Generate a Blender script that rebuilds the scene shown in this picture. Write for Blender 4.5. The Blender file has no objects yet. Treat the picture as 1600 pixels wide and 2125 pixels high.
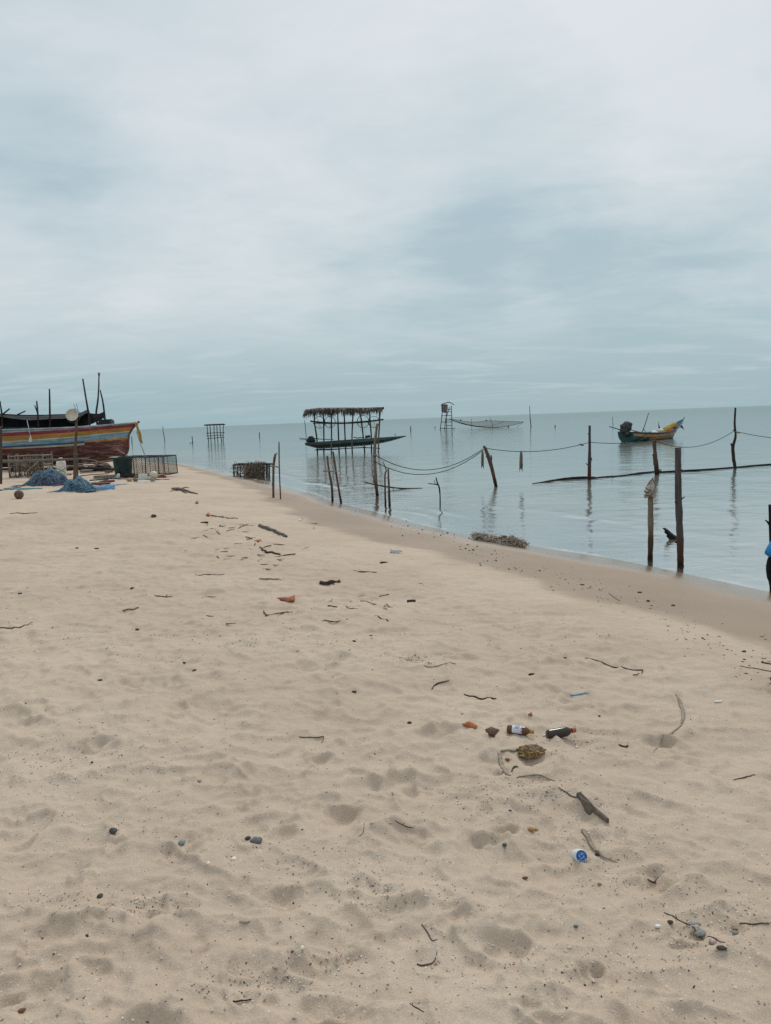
import bpy, math, random
import numpy as np
from mathutils import Vector, Matrix
random.seed(7); rng = np.random.default_rng(7)
scene = bpy.context.scene
COL = scene.collection
R = math.radians

# ------------------------------------------------------------------ camera, sky, sun, exposure
F_PX = 1600.0                       # focal length in photograph pixels (1600 x 2125)
PITCH, ROLL, EYE = R(6.85), R(2.08), 1.55
ZSEA = -0.50
cam_d = bpy.data.cameras.new('camera'); cam = bpy.data.objects.new('camera', cam_d); COL.objects.link(cam)
cam_d.sensor_fit = 'VERTICAL'; cam_d.sensor_height = 24.0; cam_d.lens = F_PX / 2125.0 * 24.0
cam_d.clip_start = 0.05; cam_d.clip_end = 90000.0
_F = Vector((0, math.cos(PITCH), -math.sin(PITCH))); _r0 = Vector((1, 0, 0)); _u0 = _r0.cross(_F)
CR = _r0 * math.cos(ROLL) - _u0 * math.sin(ROLL); CU = _r0 * math.sin(ROLL) + _u0 * math.cos(ROLL)
CO = Vector((0, 0, EYE))
cam.matrix_world = Matrix(((CR.x, CU.x, -_F.x, CO.x), (CR.y, CU.y, -_F.y, CO.y), (CR.z, CU.z, -_F.z, CO.z), (0, 0, 0, 1)))
scene.camera = cam

SUN_EL, SUN_AZ = R(46), R(14)       # high thin sun behind the overcast, out over the sea ahead (azimuth from +Y to +X)
sun_d = bpy.data.lights.new('sun', 'SUN'); sun = bpy.data.objects.new('sun', sun_d); COL.objects.link(sun)
sun_d.energy = 1.5; sun_d.angle = R(18); sun_d.color = (1.0, 0.955, 0.89)
_sd = Vector((math.sin(SUN_AZ) * math.cos(SUN_EL), math.cos(SUN_AZ) * math.cos(SUN_EL), math.sin(SUN_EL)))
sun.rotation_euler = (-_sd).to_track_quat('-Z', 'Y').to_euler(); sun.location = _sd * 50

scene.view_settings.view_transform = 'Standard'; scene.view_settings.look = 'None'
scene.view_settings.exposure = 0.15; scene.view_settings.gamma = 1.0; scene.view_settings.use_curve_mapping = False
scene.cycles.use_denoising = False
scene.cycles.max_bounces = 6; scene.cycles.diffuse_bounces = 2; scene.cycles.glossy_bounces = 3
scene.cycles.transparent_max_bounces = 12; scene.cycles.transmission_bounces = 4
scene.cycles.caustics_reflective = False; scene.cycles.caustics_refractive = False
scene.cycles.use_adaptive_sampling = False
scene.cycles.sample_clamp_direct = 3.0; scene.cycles.sample_clamp_indirect = 2.0

class NT:
    """small helper for node trees"""
    def __init__(s, tree): s.t = tree; s.n = tree.nodes; s.l = tree.links
    def new(s, kind, **kw):
        nd = s.n.new(kind)
        for k, v in kw.items():
            if k == 'inp':
                for kk, vv in v.items():
                    if isinstance(vv, bpy.types.NodeSocket): s.l.new(vv, nd.inputs[kk])
                    else: nd.inputs[kk].default_value = vv
            else: setattr(nd, k, v)
        return nd
    def math(s, op, a, b=None, c=None, clamp=False):
        nd = s.new('ShaderNodeMath', operation=op, use_clamp=clamp)
        for i, v in enumerate((a, b, c)):
            if v is None: continue
            if isinstance(v, bpy.types.NodeSocket): s.l.new(v, nd.inputs[i])
            else: nd.inputs[i].default_value = v
        return nd.outputs[0]
    def vmath(s, op, a, b=None):
        nd = s.new('ShaderNodeVectorMath', operation=op)
        for i, v in enumerate((a, b)):
            if v is None: continue
            if isinstance(v, bpy.types.NodeSocket): s.l.new(v, nd.inputs[i])
            else: nd.inputs[i].default_value = v
        return nd
    def step(s, v, lo, hi, a=0.0, b=1.0):
        nd = s.new('ShaderNodeMapRange', interpolation_type='SMOOTHSTEP')
        nd.inputs['From Min'].default_value = lo; nd.inputs['From Max'].default_value = hi
        nd.inputs['To Min'].default_value = a; nd.inputs['To Max'].default_value = b
        s.l.new(v, nd.inputs['Value']); return nd.outputs['Result']
    def mix(s, fac, a, b, mode='MIX'):
        nd = s.new('ShaderNodeMix', data_type='RGBA', blend_type=mode)
        for key, v in ((0, fac), (6, a), (7, b)):
            if isinstance(v, bpy.types.NodeSocket): s.l.new(v, nd.inputs[key])
            elif key == 0: nd.inputs[0].default_value = v
            else: nd.inputs[key].default_value = (*v[:3], 1)
        return nd.outputs[2]
    def noise(s, vec, scale, detail=4, rough=.5, dist=0.0):
        nd = s.new('ShaderNodeTexNoise')
        nd.inputs['Scale'].default_value = scale; nd.inputs['Detail'].default_value = detail
        nd.inputs['Roughness'].default_value = rough; nd.inputs['Distortion'].default_value = dist
        if vec is not None: s.l.new(vec, nd.inputs['Vector'])
        return nd.outputs[0]
    def mapping(s, vec, scale=(1, 1, 1), rot=(0, 0, 0), loc=(0, 0, 0)):
        nd = s.new('ShaderNodeMapping')
        nd.inputs['Scale'].default_value = scale; nd.inputs['Rotation'].default_value = rot; nd.inputs['Location'].default_value = loc
        s.l.new(vec, nd.inputs['Vector']); return nd.outputs[0]

def pixdir(x, y):
    d = _F * F_PX + CR * (x - 800.0) - CU * (y - 1062.5)
    return d.normalized()

world = bpy.data.worlds.new('World'); scene.world = world; world.use_nodes = True
def build_sky():
    w = NT(world.node_tree); w.n.clear()
    geo = w.new('ShaderNodeTexCoord').outputs['Generated']
    nrm = w.vmath('NORMALIZE', geo).outputs[0]
    sx = w.new('ShaderNodeSeparateXYZ', inp={0: nrm})
    z = w.math('MAXIMUM', sx.outputs[2], 0.0)
    den = w.math('ADD', z, 0.14)
    px = w.math('DIVIDE', sx.outputs[0], den); py = w.math('DIVIDE', sx.outputs[1], den)
    p = w.new('ShaderNodeCombineXYZ', inp={0: px, 1: py, 2: 0.37}).outputs[0]
    big = w.noise(w.mapping(p, (.62, .78, 1), (0, 0, R(28)), (3.1, 1.7, 0)), 1.1, 6, .55, .5)
    med = w.noise(w.mapping(p, (1.0, 1.2, 1), (0, 0, R(-24)), (9.3, 4.2, 0)), 1.7, 8, .60, .6)
    fine = w.noise(w.mapping(p, (1.1, 1.35, 1), (0, 0, R(15)), (5.3, 2.2, 0)), 4.2, 8, .62, .4)
    thin = w.noise(w.mapping(p, (.55, 1.5, 1), (0, 0, R(-5)), (1.2, 7.7, 0)), 2.2, 8, .62, .5)
    f = w.math('ADD', w.math('MULTIPLY', big, .42), w.math('ADD', w.math('MULTIPLY', med, .36), w.math('MULTIPLY', fine, .22)))
    f = w.math('ADD', .70, w.math('MULTIPLY', w.math('SUBTRACT', f, .5), 2.35))
    # broad banks of thicker and thinner cloud, each at its own place in the sky, their edges torn by a swirl
    sw = w.new('ShaderNodeTexNoise', inp={'Vector': w.mapping(p, (.8, 1.3, 1)), 'Scale': 1.3, 'Detail': 5.0, 'Roughness': .6}).outputs['Color']
    sw = w.vmath('MULTIPLY', w.vmath('SUBTRACT', sw, (.5, .5, .5)).outputs[0], (.20, .20, .16)).outputs[0]
    nw = w.vmath('NORMALIZE', w.vmath('ADD', nrm, sw).outputs[0]).outputs[0]
    for (x, y, deg, amt) in ((950, 150, 15, .22), (1400, 200, 12, .12), (480, 540, 9, .16), (120, 600, 8, .10), (1090, 350, 6, -.30), (930, 300, 5, -.16), (620, 300, 5, -.14),
                             (880, 630, 6, -.32), (1120, 600, 8, -.48), (1400, 610, 7, -.34), (1570, 560, 6, -.16), (50, 400, 6, -.24), (240, 430, 6, -.22), (30, 215, 5, -.26), (620, 690, 7, -.16), (700, 420, 5, -.14)):
        d = pixdir(x, y)
        dt = w.vmath('DOT_PRODUCT', nw, tuple(d)).outputs['Value']
        f = w.math('ADD', f, w.step(dt, math.cos(R(deg * 1.5)), 1.0, 0, amt))
    f = w.math('ADD', f, 0.0, clamp=True)
    K = 10.0                                      # colours are divided by the Background strength
    c = w.new('ShaderNodeValToRGB'); cr = c.color_ramp
    cr.elements[0].position = 0.0; cr.elements[0].color = (.345, .460, .515, 1)
    cr.elements[1].position = 1.0; cr.elements[1].color = (.615, .662, .690, 1)
    e = cr.elements.new(.42); e.color = (.475, .560, .600, 1)
    e = cr.elements.new(.72); e.color = (.545, .612, .646, 1)
    w.l.new(f, c.inputs[0]); cloud = c.outputs[0]
    # low band over the horizon: bluer air with thin streaks of lighter cloud
    streak = w.step(thin, .46, .70)
    low = w.mix(streak, (.290, .425, .485), (.385, .510, .560))
    lowf = w.step(z, .02, .17, 1.0, 0.0)
    lowf2 = w.math('MULTIPLY', lowf, 1.0)
    cloud = w.mix(lowf2, cloud, low)
    hz = w.step(z, 0.0, .05, .75, 0.0)
    cloud = w.mix(hz, cloud, (.305, .435, .482))
    sky = w.new('ShaderNodeTexSky', sky_type='NISHITA'); sky.sun_disc = False
    sky.sun_elevation = SUN_EL; sky.sun_rotation = SUN_AZ; sky.air_density = 1.2; sky.dust_density = 2.0
    cloud10 = w.vmath('MULTIPLY', cloud, (K, K, K)).outputs[0]
    zen = w.step(z, .46, .95, 1.0, 1.3)          # an overcast sky is brightest overhead
    cloud10 = w.vmath('MULTIPLY', cloud10, w.new('ShaderNodeCombineXYZ', inp={0: zen, 1: zen, 2: zen}).outputs[0]).outputs[0]
    out = w.mix(.93, sky.outputs[0], cloud10)     # a little clear sky shows through the overcast
    bg = w.new('ShaderNodeBackground', inp={'Color': out, 'Strength': 1.0 / K})
    w.l.new(bg.outputs[0], w.new('ShaderNodeOutputWorld').inputs[0])
build_sky()

# ------------------------------------------------------------------ projecting between the photograph and the place
def atz(x, y, z):
    d = pixdir(x, y); t = (z - CO.z) / d.z; return CO + d * t
def atY(x, y, Y):
    d = pixdir(x, y); return CO + d * (Y / d.y)
def mpp(Y): return Y / F_PX        # metres per photograph pixel at distance Y

# ------------------------------------------------------------------ terrain
def _hash(ix, iy, seed):
    h = (ix.astype(np.int64) * 374761393 + iy.astype(np.int64) * 668265263 + seed * 1442695041) & 0xFFFFFFFF
    h = ((h ^ (h >> 13)) * 1274126177) & 0xFFFFFFFF
    return ((h ^ (h >> 16)) & 0xFFFF) / 65535.0
def pnoise(x, y, seed=0):
    ix = np.floor(x); iy = np.floor(y); fx = x - ix; fy = y - iy
    u = fx * fx * fx * (fx * (fx * 6 - 15) + 10); v = fy * fy * fy * (fy * (fy * 6 - 15) + 10)
    def g(a, b):
        t = _hash(ix + a, iy + b, seed) * 2 * np.pi
        return np.cos(t) * (fx - a) + np.sin(t) * (fy - b)
    return ((g(0, 0) * (1 - u) + g(1, 0) * u) * (1 - v) + (g(0, 1) * (1 - u) + g(1, 1) * u) * v) * 1.5
def fbm(x, y, seed, octs=4, gain=.5):
    s = 0; a = 1.0
    for o in range(octs):
        s = s + a * pnoise(x * 2 ** o, y * 2 ** o, seed + o * 17); a *= gain
    return s

SHORE_PX = [(350, 959), (420, 969), (480, 983), (540, 998), (600, 1012), (660, 1028), (730, 1050), (800, 1069), (880, 1090), (960, 1106), (1040, 1122), (1100, 1135), (1200, 1149), (1300, 1165), (1400, 1184), (1500, 1206), (1590, 1230)]
_sh = [atz(x, y, ZSEA) for x, y in SHORE_PX]
_sy = np.array([-220, -60, -12, 0, 4.0, 6.6] + [p.y for p in reversed(_sh)] + [62, 110, 240, 500])
_sxv = np.array([90, 28, 9.5, 6.6, 5.75, 5.1] + [p.x for p in reversed(_sh)] + [-24, -62, -170, -400])
def _dense():
    yy = np.concatenate([np.linspace(-220, 70, 2400), np.linspace(70.5, 500, 300)])
    xx = np.interp(yy, _sy, _sxv)
    k = np.exp(-np.linspace(-2, 2, 25) ** 2); k /= k.sum()
    xs = np.convolve(np.pad(xx, 12, 'edge'), k, 'valid')
    return yy, xs
_dy, _dx = _dense(); _sl = np.gradient(_dx, _dy)
def shore_d(x, y):
    """distance inland from the waterline (negative out at sea)"""
    xs = np.interp(y, _dy, _dx); sl = np.interp(y, _dy, _sl)
    return (xs - x) / np.sqrt(1 + sl * sl)
_PD = np.array([-400, -60, -30, -12, -5, -1.5, 0, .8, 1.7, 2.5, 3.3, 4.5, 6.5, 9, 14, 60, 600])
_PZ = np.array([-3.4, -3.2, -2.4, -1.35, -.86, -.61, -.50, -.415, -.315, -.235, -.175, -.110, -.045, -.01, .0, .0, .35])
_pd = np.linspace(-60, 60, 2401); _pz = np.interp(_pd, _PD, _PZ); _k = np.ones(15) / 15
_pz[7:-7] = np.convolve(_pz, _k, 'valid')
def macro(x, y):
    d = shore_d(x, y)
    dd = d + .16 * pnoise(x * .35, y * .35, 3)
    return np.where(np.abs(d) < 55, np.interp(dd, _pd, _pz), np.interp(d, _PD, _PZ)), d

def footprints(x, y, z, dry):
    """scuffed hollows with slumped rims, some where the photograph shows them"""
    P = []
    for (px, py, w, h) in ((255, 1985, 150, 80), (350, 1850, 170, 55), (300, 1880, 90, 40), (780, 1612, 130, 60), (700, 1665, 120, 50), (830, 1738, 150, 45),
                           (1005, 1738, 110, 55), (800, 1900, 150, 90), (990, 1950, 130, 80), (540, 1592, 120, 40), (190, 1770, 120, 45), (40, 1710, 130, 75),
                           (370, 1755, 110, 50), (1065, 1682, 140, 70), (1350, 1790, 120, 50), (1220, 1990, 75, 45), (1150, 2110, 130, 50), (645, 1985, 110, 45),
                           (930, 1880, 110, 50), (700, 2090, 150, 60), (470, 2070, 140, 55), (1480, 2090, 150, 60), (1430, 1900, 90, 45), (1060, 1930, 120, 60),
                           (560, 1700, 130, 40), (180, 1560, 130, 35), (420, 1470, 150, 40), (680, 1370, 160, 35), (320, 1420, 130, 30), (1190, 1415, 100, 25), (1300, 1440, 120, 30),
                           (1040, 1580, 60, 30), (1380, 1510, 90, 30), (120, 1930, 130, 50), (60, 2060, 140, 60), (570, 1850, 90, 40), (650, 1560, 100, 30), (870, 1620, 90, 35)):
        c = atz(px, py, -0.02); dd = (c - CO).length; m = dd / F_PX
        slant = max(.25, EYE / dd)
        P.append((c.x, c.y, w * m * .5, min(h * m / slant * .42, w * m * .9), random.uniform(-.5, .5), random.uniform(.014, .025)))
        for q in range(2):                        # scuffs overlapping each hollow
            P.append((c.x + random.uniform(-.7, .7) * w * m * .5, c.y + random.uniform(-.9, .9) * w * m * .4, w * m * random.uniform(.18, .34), w * m * random.uniform(.1, .2), random.uniform(-1.5, 1.5), random.uniform(.008, .018)))
    for i in range(520):
        yy = 1.2 + 17 * random.random() ** 1.25; xx = random.uniform(-.75, .75) * yy
        a = random.uniform(.09, .19); b = a * random.uniform(.3, .6)
        P.append((xx, yy, a, b, random.gauss(0, .6), random.uniform(.005, .014) * random.choice((1, 1, 1.6))))
    for (cx, cy, a, b, ang, dep) in P:
        R_ = 2.6 * max(a, b)
        m = (np.abs(x - cx) < R_) & (np.abs(y - cy) < R_)
        if not m.any(): continue
        dx = x[m] - cx; dy = y[m] - cy
        ca, sa = math.cos(ang), math.sin(ang)
        u = (dx * ca + dy * sa) / a; v = (-dx * sa + dy * ca) / b
        wob = .30 * pnoise(x[m] * 7, y[m] * 7, 41) + .16 * pnoise(x[m] * 17, y[m] * 17, 43)
        rr = np.sqrt(u * u + v * v) + wob
        q = np.clip(rr, 0, None)
        hole = -np.exp(-(np.clip(q, 0, None) / .85) ** 2.6) * (1 - .25 * v)                       # steep slumped wall, flat floor
        rim = .60 * np.exp(-((q - 1.22) / .26) ** 2) * (.65 + .5 * np.sin(np.arctan2(v, u) + ang * 3))
        z[m] += dep * (hole + rim) * dry[m]

def treads(x, y, z, dry):
    """fine parallel ridges: sandal soles and rake-like drag marks"""
    for i in range(90):
        yy = 1.6 + 7.5 * random.random(); cx = random.uniform(-.65, .65) * yy
        a = random.uniform(.08, .2); b = random.uniform(.05, .09); ang = random.uniform(0, 3.1); fr = random.uniform(38, 62) * 6.28 / 2.2
        m = (np.abs(x - cx) < a * 2) & (np.abs(y - yy) < a * 2)
        if not m.any(): continue
        dx = x[m] - cx; dy = y[m] - yy; ca, sa = math.cos(ang), math.sin(ang)
        u = dx * ca + dy * sa; v = -dx * sa + dy * ca
        env = np.exp(-((u / a) ** 4 + (v / b) ** 4))
        z[m] += env * .0022 * np.sin(u * fr + 9 * v) * dry[m]

class Ground: pass
GR = Ground()
def build_ground():
    r = np.concatenate([np.geomspace(.25, 1.5, 16)[:-1], np.geomspace(1.5, 16, 640)[:-1], np.geomspace(16, 60, 130)[:-1], np.geomspace(60, 900, 70)])
    th = np.concatenate([np.linspace(-180, -40, 60)[:-1], np.linspace(-40, 40, 520)[:-1], np.linspace(40, 180, 60)]) * math.pi / 180   # from +Y towards +X
    GR.lr = np.log(r); GR.th = th
    RR, TT = np.meshgrid(r, th, indexing='ij')
    x = (RR * np.sin(TT)).ravel(); y = (RR * np.cos(TT)).ravel()
    z, d = macro(x, y)
    dry = np.clip((d - 2.2) / 1.8, 0, 1)
    fade = np.clip(1.3 - RR.ravel() / 60, 0, 1)
    z = z + dry * fade * (.030 * fbm(x * .55, y * .55, 11, 3) + .020 * fbm(x * 1.7, y * 1.7, 23, 3) )
    rid = 1 - np.abs(fbm(x * 2.6, y * 2.6, 31, 3)) * 1.7
    z = z + dry * fade * (.021 * np.clip(rid, -1, 1) ** 3 + .007 * np.clip(1 - np.abs(fbm(x * 5.2 + 3, y * 6.5, 37, 2)) * 1.8, -1, 1) ** 3)
    z = z + dry * fade * (.0058 * fbm(x * 9, y * 9, 51, 3) + .008 * fbm(x * 4.6, y * 4.6, 53, 2)) + (.3 + .7 * dry) * fade * .0016 * fbm(x * 30, y * 30, 57, 2)
    footprints(x, y, z, dry * np.clip(1.4 - RR.ravel() / 20, 0, 1))
    treads(x, y, z, dry)
    # faint drift lines of sand running along the beach
    z = z + dry * fade * .0030 * np.sin(5.5 * (x * .25 + y) + 3.5 * fbm(x * .8, y * .8, 71, 2)) * np.clip(fbm(x * .4, y * .4, 77, 2) + .2, 0, 1)
    GR.z = z.reshape(RR.shape)
    n, m = RR.shape
    co = np.stack([x, y, z], 1)
    idx = np.arange(n * m).reshape(n, m)
    q = np.stack([idx[:-1, :-1], idx[:-1, 1:], idx[1:, 1:], idx[1:, :-1]], -1)[:, :, ::-1].reshape(-1, 4)
    me = bpy.data.meshes.new('sand_beach')
    me.vertices.add(len(co)); me.vertices.foreach_set('co', co.ravel())
    me.loops.add(q.size); me.loops.foreach_set('vertex_index', q.ravel().astype(np.int32))
    me.polygons.add(len(q)); me.polygons.foreach_set('loop_start', np.arange(0, q.size, 4, dtype=np.int32)); me.polygons.foreach_set('loop_total', np.full(len(q), 4, np.int32))
    me.update(calc_edges=True); me.polygons.foreach_set('use_smooth', np.ones(len(q), bool))
    # how wet the sand is: soaked by the last waves below a wavering line along the beach
    line = np.interp(y, [9, 14, 20, 30], [2.55, 2.25, 1.6, 1.25]) + .30 * fbm(x * .5, y * .5, 91, 5, .6)
    wet = 1 / (1 + np.exp(np.clip((d - line) / .06, -30, 30)))
    sheen = 1 / (1 + np.exp(np.clip((d - .62 - .25 * pnoise(x * .6, y * .6, 95)) / .10, -30, 30)))
    for nm, arr in (('wet', wet), ('sheen', sheen)):
        at = me.attributes.new(nm, 'FLOAT', 'POINT'); at.data.foreach_set('value', arr.astype(np.float32))
    o = bpy.data.objects.new('sand_beach', me); COL.objects.link(o); o['kind'] = 'structure'
    return o

def height(x, y):
    r = math.hypot(x, y); t = math.atan2(x, y)
    fi = float(np.interp(math.log(max(r, .26)), GR.lr, np.arange(len(GR.lr)))); fj = float(np.interp(t, GR.th, np.arange(len(GR.th))))
    i = min(int(fi), len(GR.lr) - 2); j = min(int(fj), len(GR.th) - 2); a = fi - i; b = fj - j; Z = GR.z
    return (Z[i, j] * (1 - a) + Z[i + 1, j] * a) * (1 - b) + (Z[i, j + 1] * (1 - a) + Z[i + 1, j + 1] * a) * b
def ground(px, py):
    z = 0.0
    for _ in range(14):
        p = atz(px, py, z); z = .5 * z + .5 * height(p.x, p.y)
    p = atz(px, py, z); return Vector((p.x, p.y, height(p.x, p.y)))

def new_mat(name):
    m = bpy.data.materials.new(name); m.use_nodes = True; m.node_tree.nodes.clear(); return m, NT(m.node_tree)

def sand_material():
    m, w = new_mat('sand')
    pos = w.new('ShaderNodeNewGeometry').outputs['Position']
    wet = w.new('ShaderNodeAttribute', attribute_name='wet').outputs['Fac']
    sheen = w.new('ShaderNodeAttribute', attribute_name='sheen').outputs['Fac']
    n1 = w.noise(pos, .7, 5, .55); n2 = w.noise(pos, 7, 5, .6); n3 = w.noise(pos, 210, 3, .75); n4 = w.noise(pos, 70, 3, .6)
    col = w.mix(w.step(n1, .3, .7), (.475, .372, .284), (.528, .424, .330))
    col = w.mix(w.math('MULTIPLY', w.step(n2, .5, .78), .45), col, (.425, .320, .240))
    n5 = w.noise(w.mapping(pos, (.55, 1.9, 1), (0, 0, R(-28))), 1.6, 7, .68, .3)
    col = w.mix(w.math('MULTIPLY', w.step(n5, .48, .74), .55), col, (.385, .297, .230))
    n6 = w.noise(w.mapping(pos, (.5, 2.4, 1), (0, 0, R(-25)), (7, 3, 0)), 5.5, 6, .7)
    col = w.mix(w.math('MULTIPLY', w.step(n6, .52, .70), .35), col, (.37, .29, .225))
    g = w.step(n3, .30, .72, .84, 1.14)
    col = w.mix(1.0, col, w.new('ShaderNodeCombineColor', inp={0: g, 1: g, 2: g}).outputs[0], 'MULTIPLY')
    # shell flecks and dark grains
    vo = w.new('ShaderNodeTexVoronoi', feature='F1', inp={'Vector': pos, 'Scale': 85.0})
    vr = w.new('ShaderNodeSeparateColor', inp={0: vo.outputs['Color']})
    patch = w.step(w.noise(pos, 1.9, 4, .6), .42, .68, 0.0, 1.0)
    fleck = w.math('MULTIPLY', w.math('LESS_THAN', vo.outputs['Distance'], .26), w.math('GREATER_THAN', vr.outputs[0], w.math('SUBTRACT', .985, w.math('MULTIPLY', patch, .09))))
    tone = w.mix(w.math('GREATER_THAN', vr.outputs[1], .42), (.14, .10, .075), (.66, .62, .55))
    col = w.mix(w.math('MULTIPLY', fleck, .85), col, tone)
    wcol = w.mix(w.step(n1, .3, .7), (.245, .178, .122), (.285, .210, .148))
    wg = w.step(n3, .3, .72, .9, 1.1)
    wcol = w.mix(1.0, wcol, w.new('ShaderNodeCombineColor', inp={0: wg, 1: wg, 2: wg}).outputs[0], 'MULTIPLY')
    col = w.mix(wet, col, wcol)
    bmp = w.math('ADD', w.math('MULTIPLY', n3, .55), w.math('MULTIPLY', n4, .7))
    bm = w.new('ShaderNodeBump', inp={'Strength': w.math('SUBTRACT', .75, w.math('MULTIPLY', wet, .6)), 'Distance': .006, 'Height': bmp})
    rough = w.math('SUBTRACT', w.math('SUBTRACT', .95, w.math('MULTIPLY', wet, .28)), w.math('MULTIPLY', sheen, .52))
    spec = w.math('ADD', w.math('ADD', .08, w.math('MULTIPLY', wet, .17)), w.math('MULTIPLY', sheen, .25))
    b = w.new('ShaderNodeBsdfPrincipled', inp={'Base Color': col, 'Roughness': rough, 'Specular IOR Level': spec, 'Normal': bm.outputs[0]})
    w.l.new(b.outputs[0], w.new('ShaderNodeOutputMaterial').inputs[0])
    return m

def build_sea():
    r = np.concatenate([np.geomspace(3, 7, 30)[:-1], np.geomspace(7, 60, 520)[:-1], np.geomspace(60, 400, 120)[:-1], np.geomspace(400, 60000, 60)])
    th = np.concatenate([np.linspace(-75, -32, 60)[:-1], np.linspace(-32, 36, 420)[:-1], np.linspace(36, 110, 60)]) * math.pi / 180
    RR, TT = np.meshgrid(r, th, indexing='ij')
    x = (RR * np.sin(TT)).ravel(); y = (RR * np.cos(TT)).ravel()
    zg, d = macro(x, y)
    near = np.clip(1.2 - RR.ravel() / 70, 0, 1)
    z = np.full_like(x, ZSEA)
    z += near * (.012 * fbm(x * .55, y * .55, 101, 2) + .006 * fbm(x * 2.2, y * 2.2, 103, 2)) * np.clip(-d * .8 + .15, 0.1, 1)
    # low wavelets about to break along the shore
    for (off, amp, wd, seed) in ((-1.25, .045, .15, 5), (-2.7, .016, .22, 6), (-.45, .016, .09, 8)):
        dd = d - off - .55 * pnoise(x * .22, y * .22, seed) - .15 * pnoise(x * .9, y * .9, seed + 40)
        env = np.clip(pnoise(x * .17 + 5, y * .17, seed + 60) * 1.8 + .45, 0, 1)
        prof = np.exp(-(np.clip(dd, 0, None) / (wd * .55)) ** 2) * (dd > 0) + np.exp(-(np.clip(-dd, 0, None) / (wd * 1.9)) ** 2) * (dd <= 0)
        z += near * amp * env * prof
    dep = np.clip(z - zg, -1, 3)
    n, m = RR.shape; co = np.stack([x, y, z], 1); idx = np.arange(n * m).reshape(n, m)
    q = np.stack([idx[:-1, :-1], idx[:-1, 1:], idx[1:, 1:], idx[1:, :-1]], -1)[:, :, ::-1].reshape(-1, 4)
    keep = (d[q] < 3.5).any(1); q = q[keep]
    used = np.unique(q); remap = np.full(n * m, -1); remap[used] = np.arange(len(used)); q = remap[q]; co = co[used]
    me = bpy.data.meshes.new('sea_water')
    me.vertices.add(len(co)); me.vertices.foreach_set('co', co.ravel())
    me.loops.add(q.size); me.loops.foreach_set('vertex_index', q.ravel().astype(np.int32))
    me.polygons.add(len(q)); me.polygons.foreach_set('loop_start', np.arange(0, q.size, 4, dtype=np.int32)); me.polygons.foreach_set('loop_total', np.full(len(q), 4, np.int32))
    me.update(calc_edges=True); me.polygons.foreach_set('use_smooth', np.ones(len(q), bool))
    for nm, arr in (('depth', dep[used]), ('shore', -d[used])):
        at = me.attributes.new(nm, 'FLOAT', 'POINT'); at.data.foreach_set('value', arr.astype(np.float32))
    o = bpy.data.objects.new('sea_water', me); COL.objects.link(o); o['kind'] = 'structure'
    return o

def sea_material():
    m, w = new_mat('sea')
    pos = w.new('ShaderNodeNewGeometry').outputs['Position']
    dep = w.new('ShaderNodeAttribute', attribute_name='depth').outputs['Fac']
    sho = w.new('ShaderNodeAttribute', attribute_name='shore').outputs['Fac']
    a = w.noise(w.mapping(pos, (.9, 2.1, 1), (0, 0, R(12))), 1.15, 4, .55, .3)
    b = w.noise(w.mapping(pos, (1, 2.4, 1), (0, 0, R(-9))), 5.5, 3, .55, .2)
    c = w.noise(w.mapping(pos, (1, 2.0, 1), (0, 0, R(24))), 17, 2, .5)
    calm = w.step(w.noise(w.mapping(pos, (.35, 1.2, 1), (0, 0, R(4))), .075, 4, .55), .36, .66, .45, 1.15)   # cat's-paws: smoother and rougher patches
    h = w.math('ADD', w.math('MULTIPLY', a, .023), w.math('ADD', w.math('MULTIPLY', b, .010), w.math('MULTIPLY', c, .0026)))
    h = w.math('MULTIPLY', h, calm)
    bm = w.new('ShaderNodeBump', inp={'Strength': 1.0, 'Distance': .5, 'Height': h})
    turb = w.mix(w.step(sho, .2, 13.0), (.26, .215, .172), (.168, .188, .176))
    far = w.math('MULTIPLY', w.step(sho, 60, 400), 1.0)
    turb = w.mix(far, turb, (.160, .180, .156))
    foam_n = w.noise(pos, 9, 5, .7)
    foam_e = w.step(w.math('ADD', dep, w.math('MULTIPLY', foam_n, .045)), .024, .036, 1.0, 0.0)
    foam_e = w.math('MULTIPLY', foam_e, w.step(w.noise(pos, 1.1, 3, .6), .40, .6))
    body = w.new('ShaderNodeBsdfDiffuse', inp={'Color': turb, 'Normal': bm.outputs[0]})
    tr = w.new('ShaderNodeBsdfTransparent', inp={'Color': (.93, .93, .90, 1)})
    clear = w.math('POWER', 2.718, w.math('MULTIPLY', w.math('MAXIMUM', dep, 0.0), -9.0))
    mix1 = w.new('ShaderNodeMixShader', inp={0: clear, 1: body.outputs[0], 2: tr.outputs[0]})
    gl = w.new('ShaderNodeBsdfGlossy', inp={'Color': (.88, .925, .93, 1), 'Roughness': .06, 'Normal': bm.outputs[0]})
    fr = w.new('ShaderNodeFresnel', inp={'IOR': 1.333, 'Normal': bm.outputs[0]})
    fre = w.math('MINIMUM', fr.outputs[0], .70)         # waves hide one another at grazing angles
    mix2 = w.new('ShaderNodeMixShader', inp={0: fre, 1: mix1.outputs[0], 2: gl.outputs[0]})
    fo = w.new('ShaderNodeBsdfDiffuse', inp={'Color': (.62, .61, .58, 1)})
    mix3 = w.new('ShaderNodeMixShader', inp={0: w.math('MULTIPLY', foam_e, .42), 1: mix2.outputs[0], 2: fo.outputs[0]})
    w.l.new(mix3.outputs[0], w.new('ShaderNodeOutputMaterial').inputs[0])
    return m

sand = build_ground(); sand.data.materials.append(sand_material())
sea = build_sea(); sea.data.materials.append(sea_material())
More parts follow.
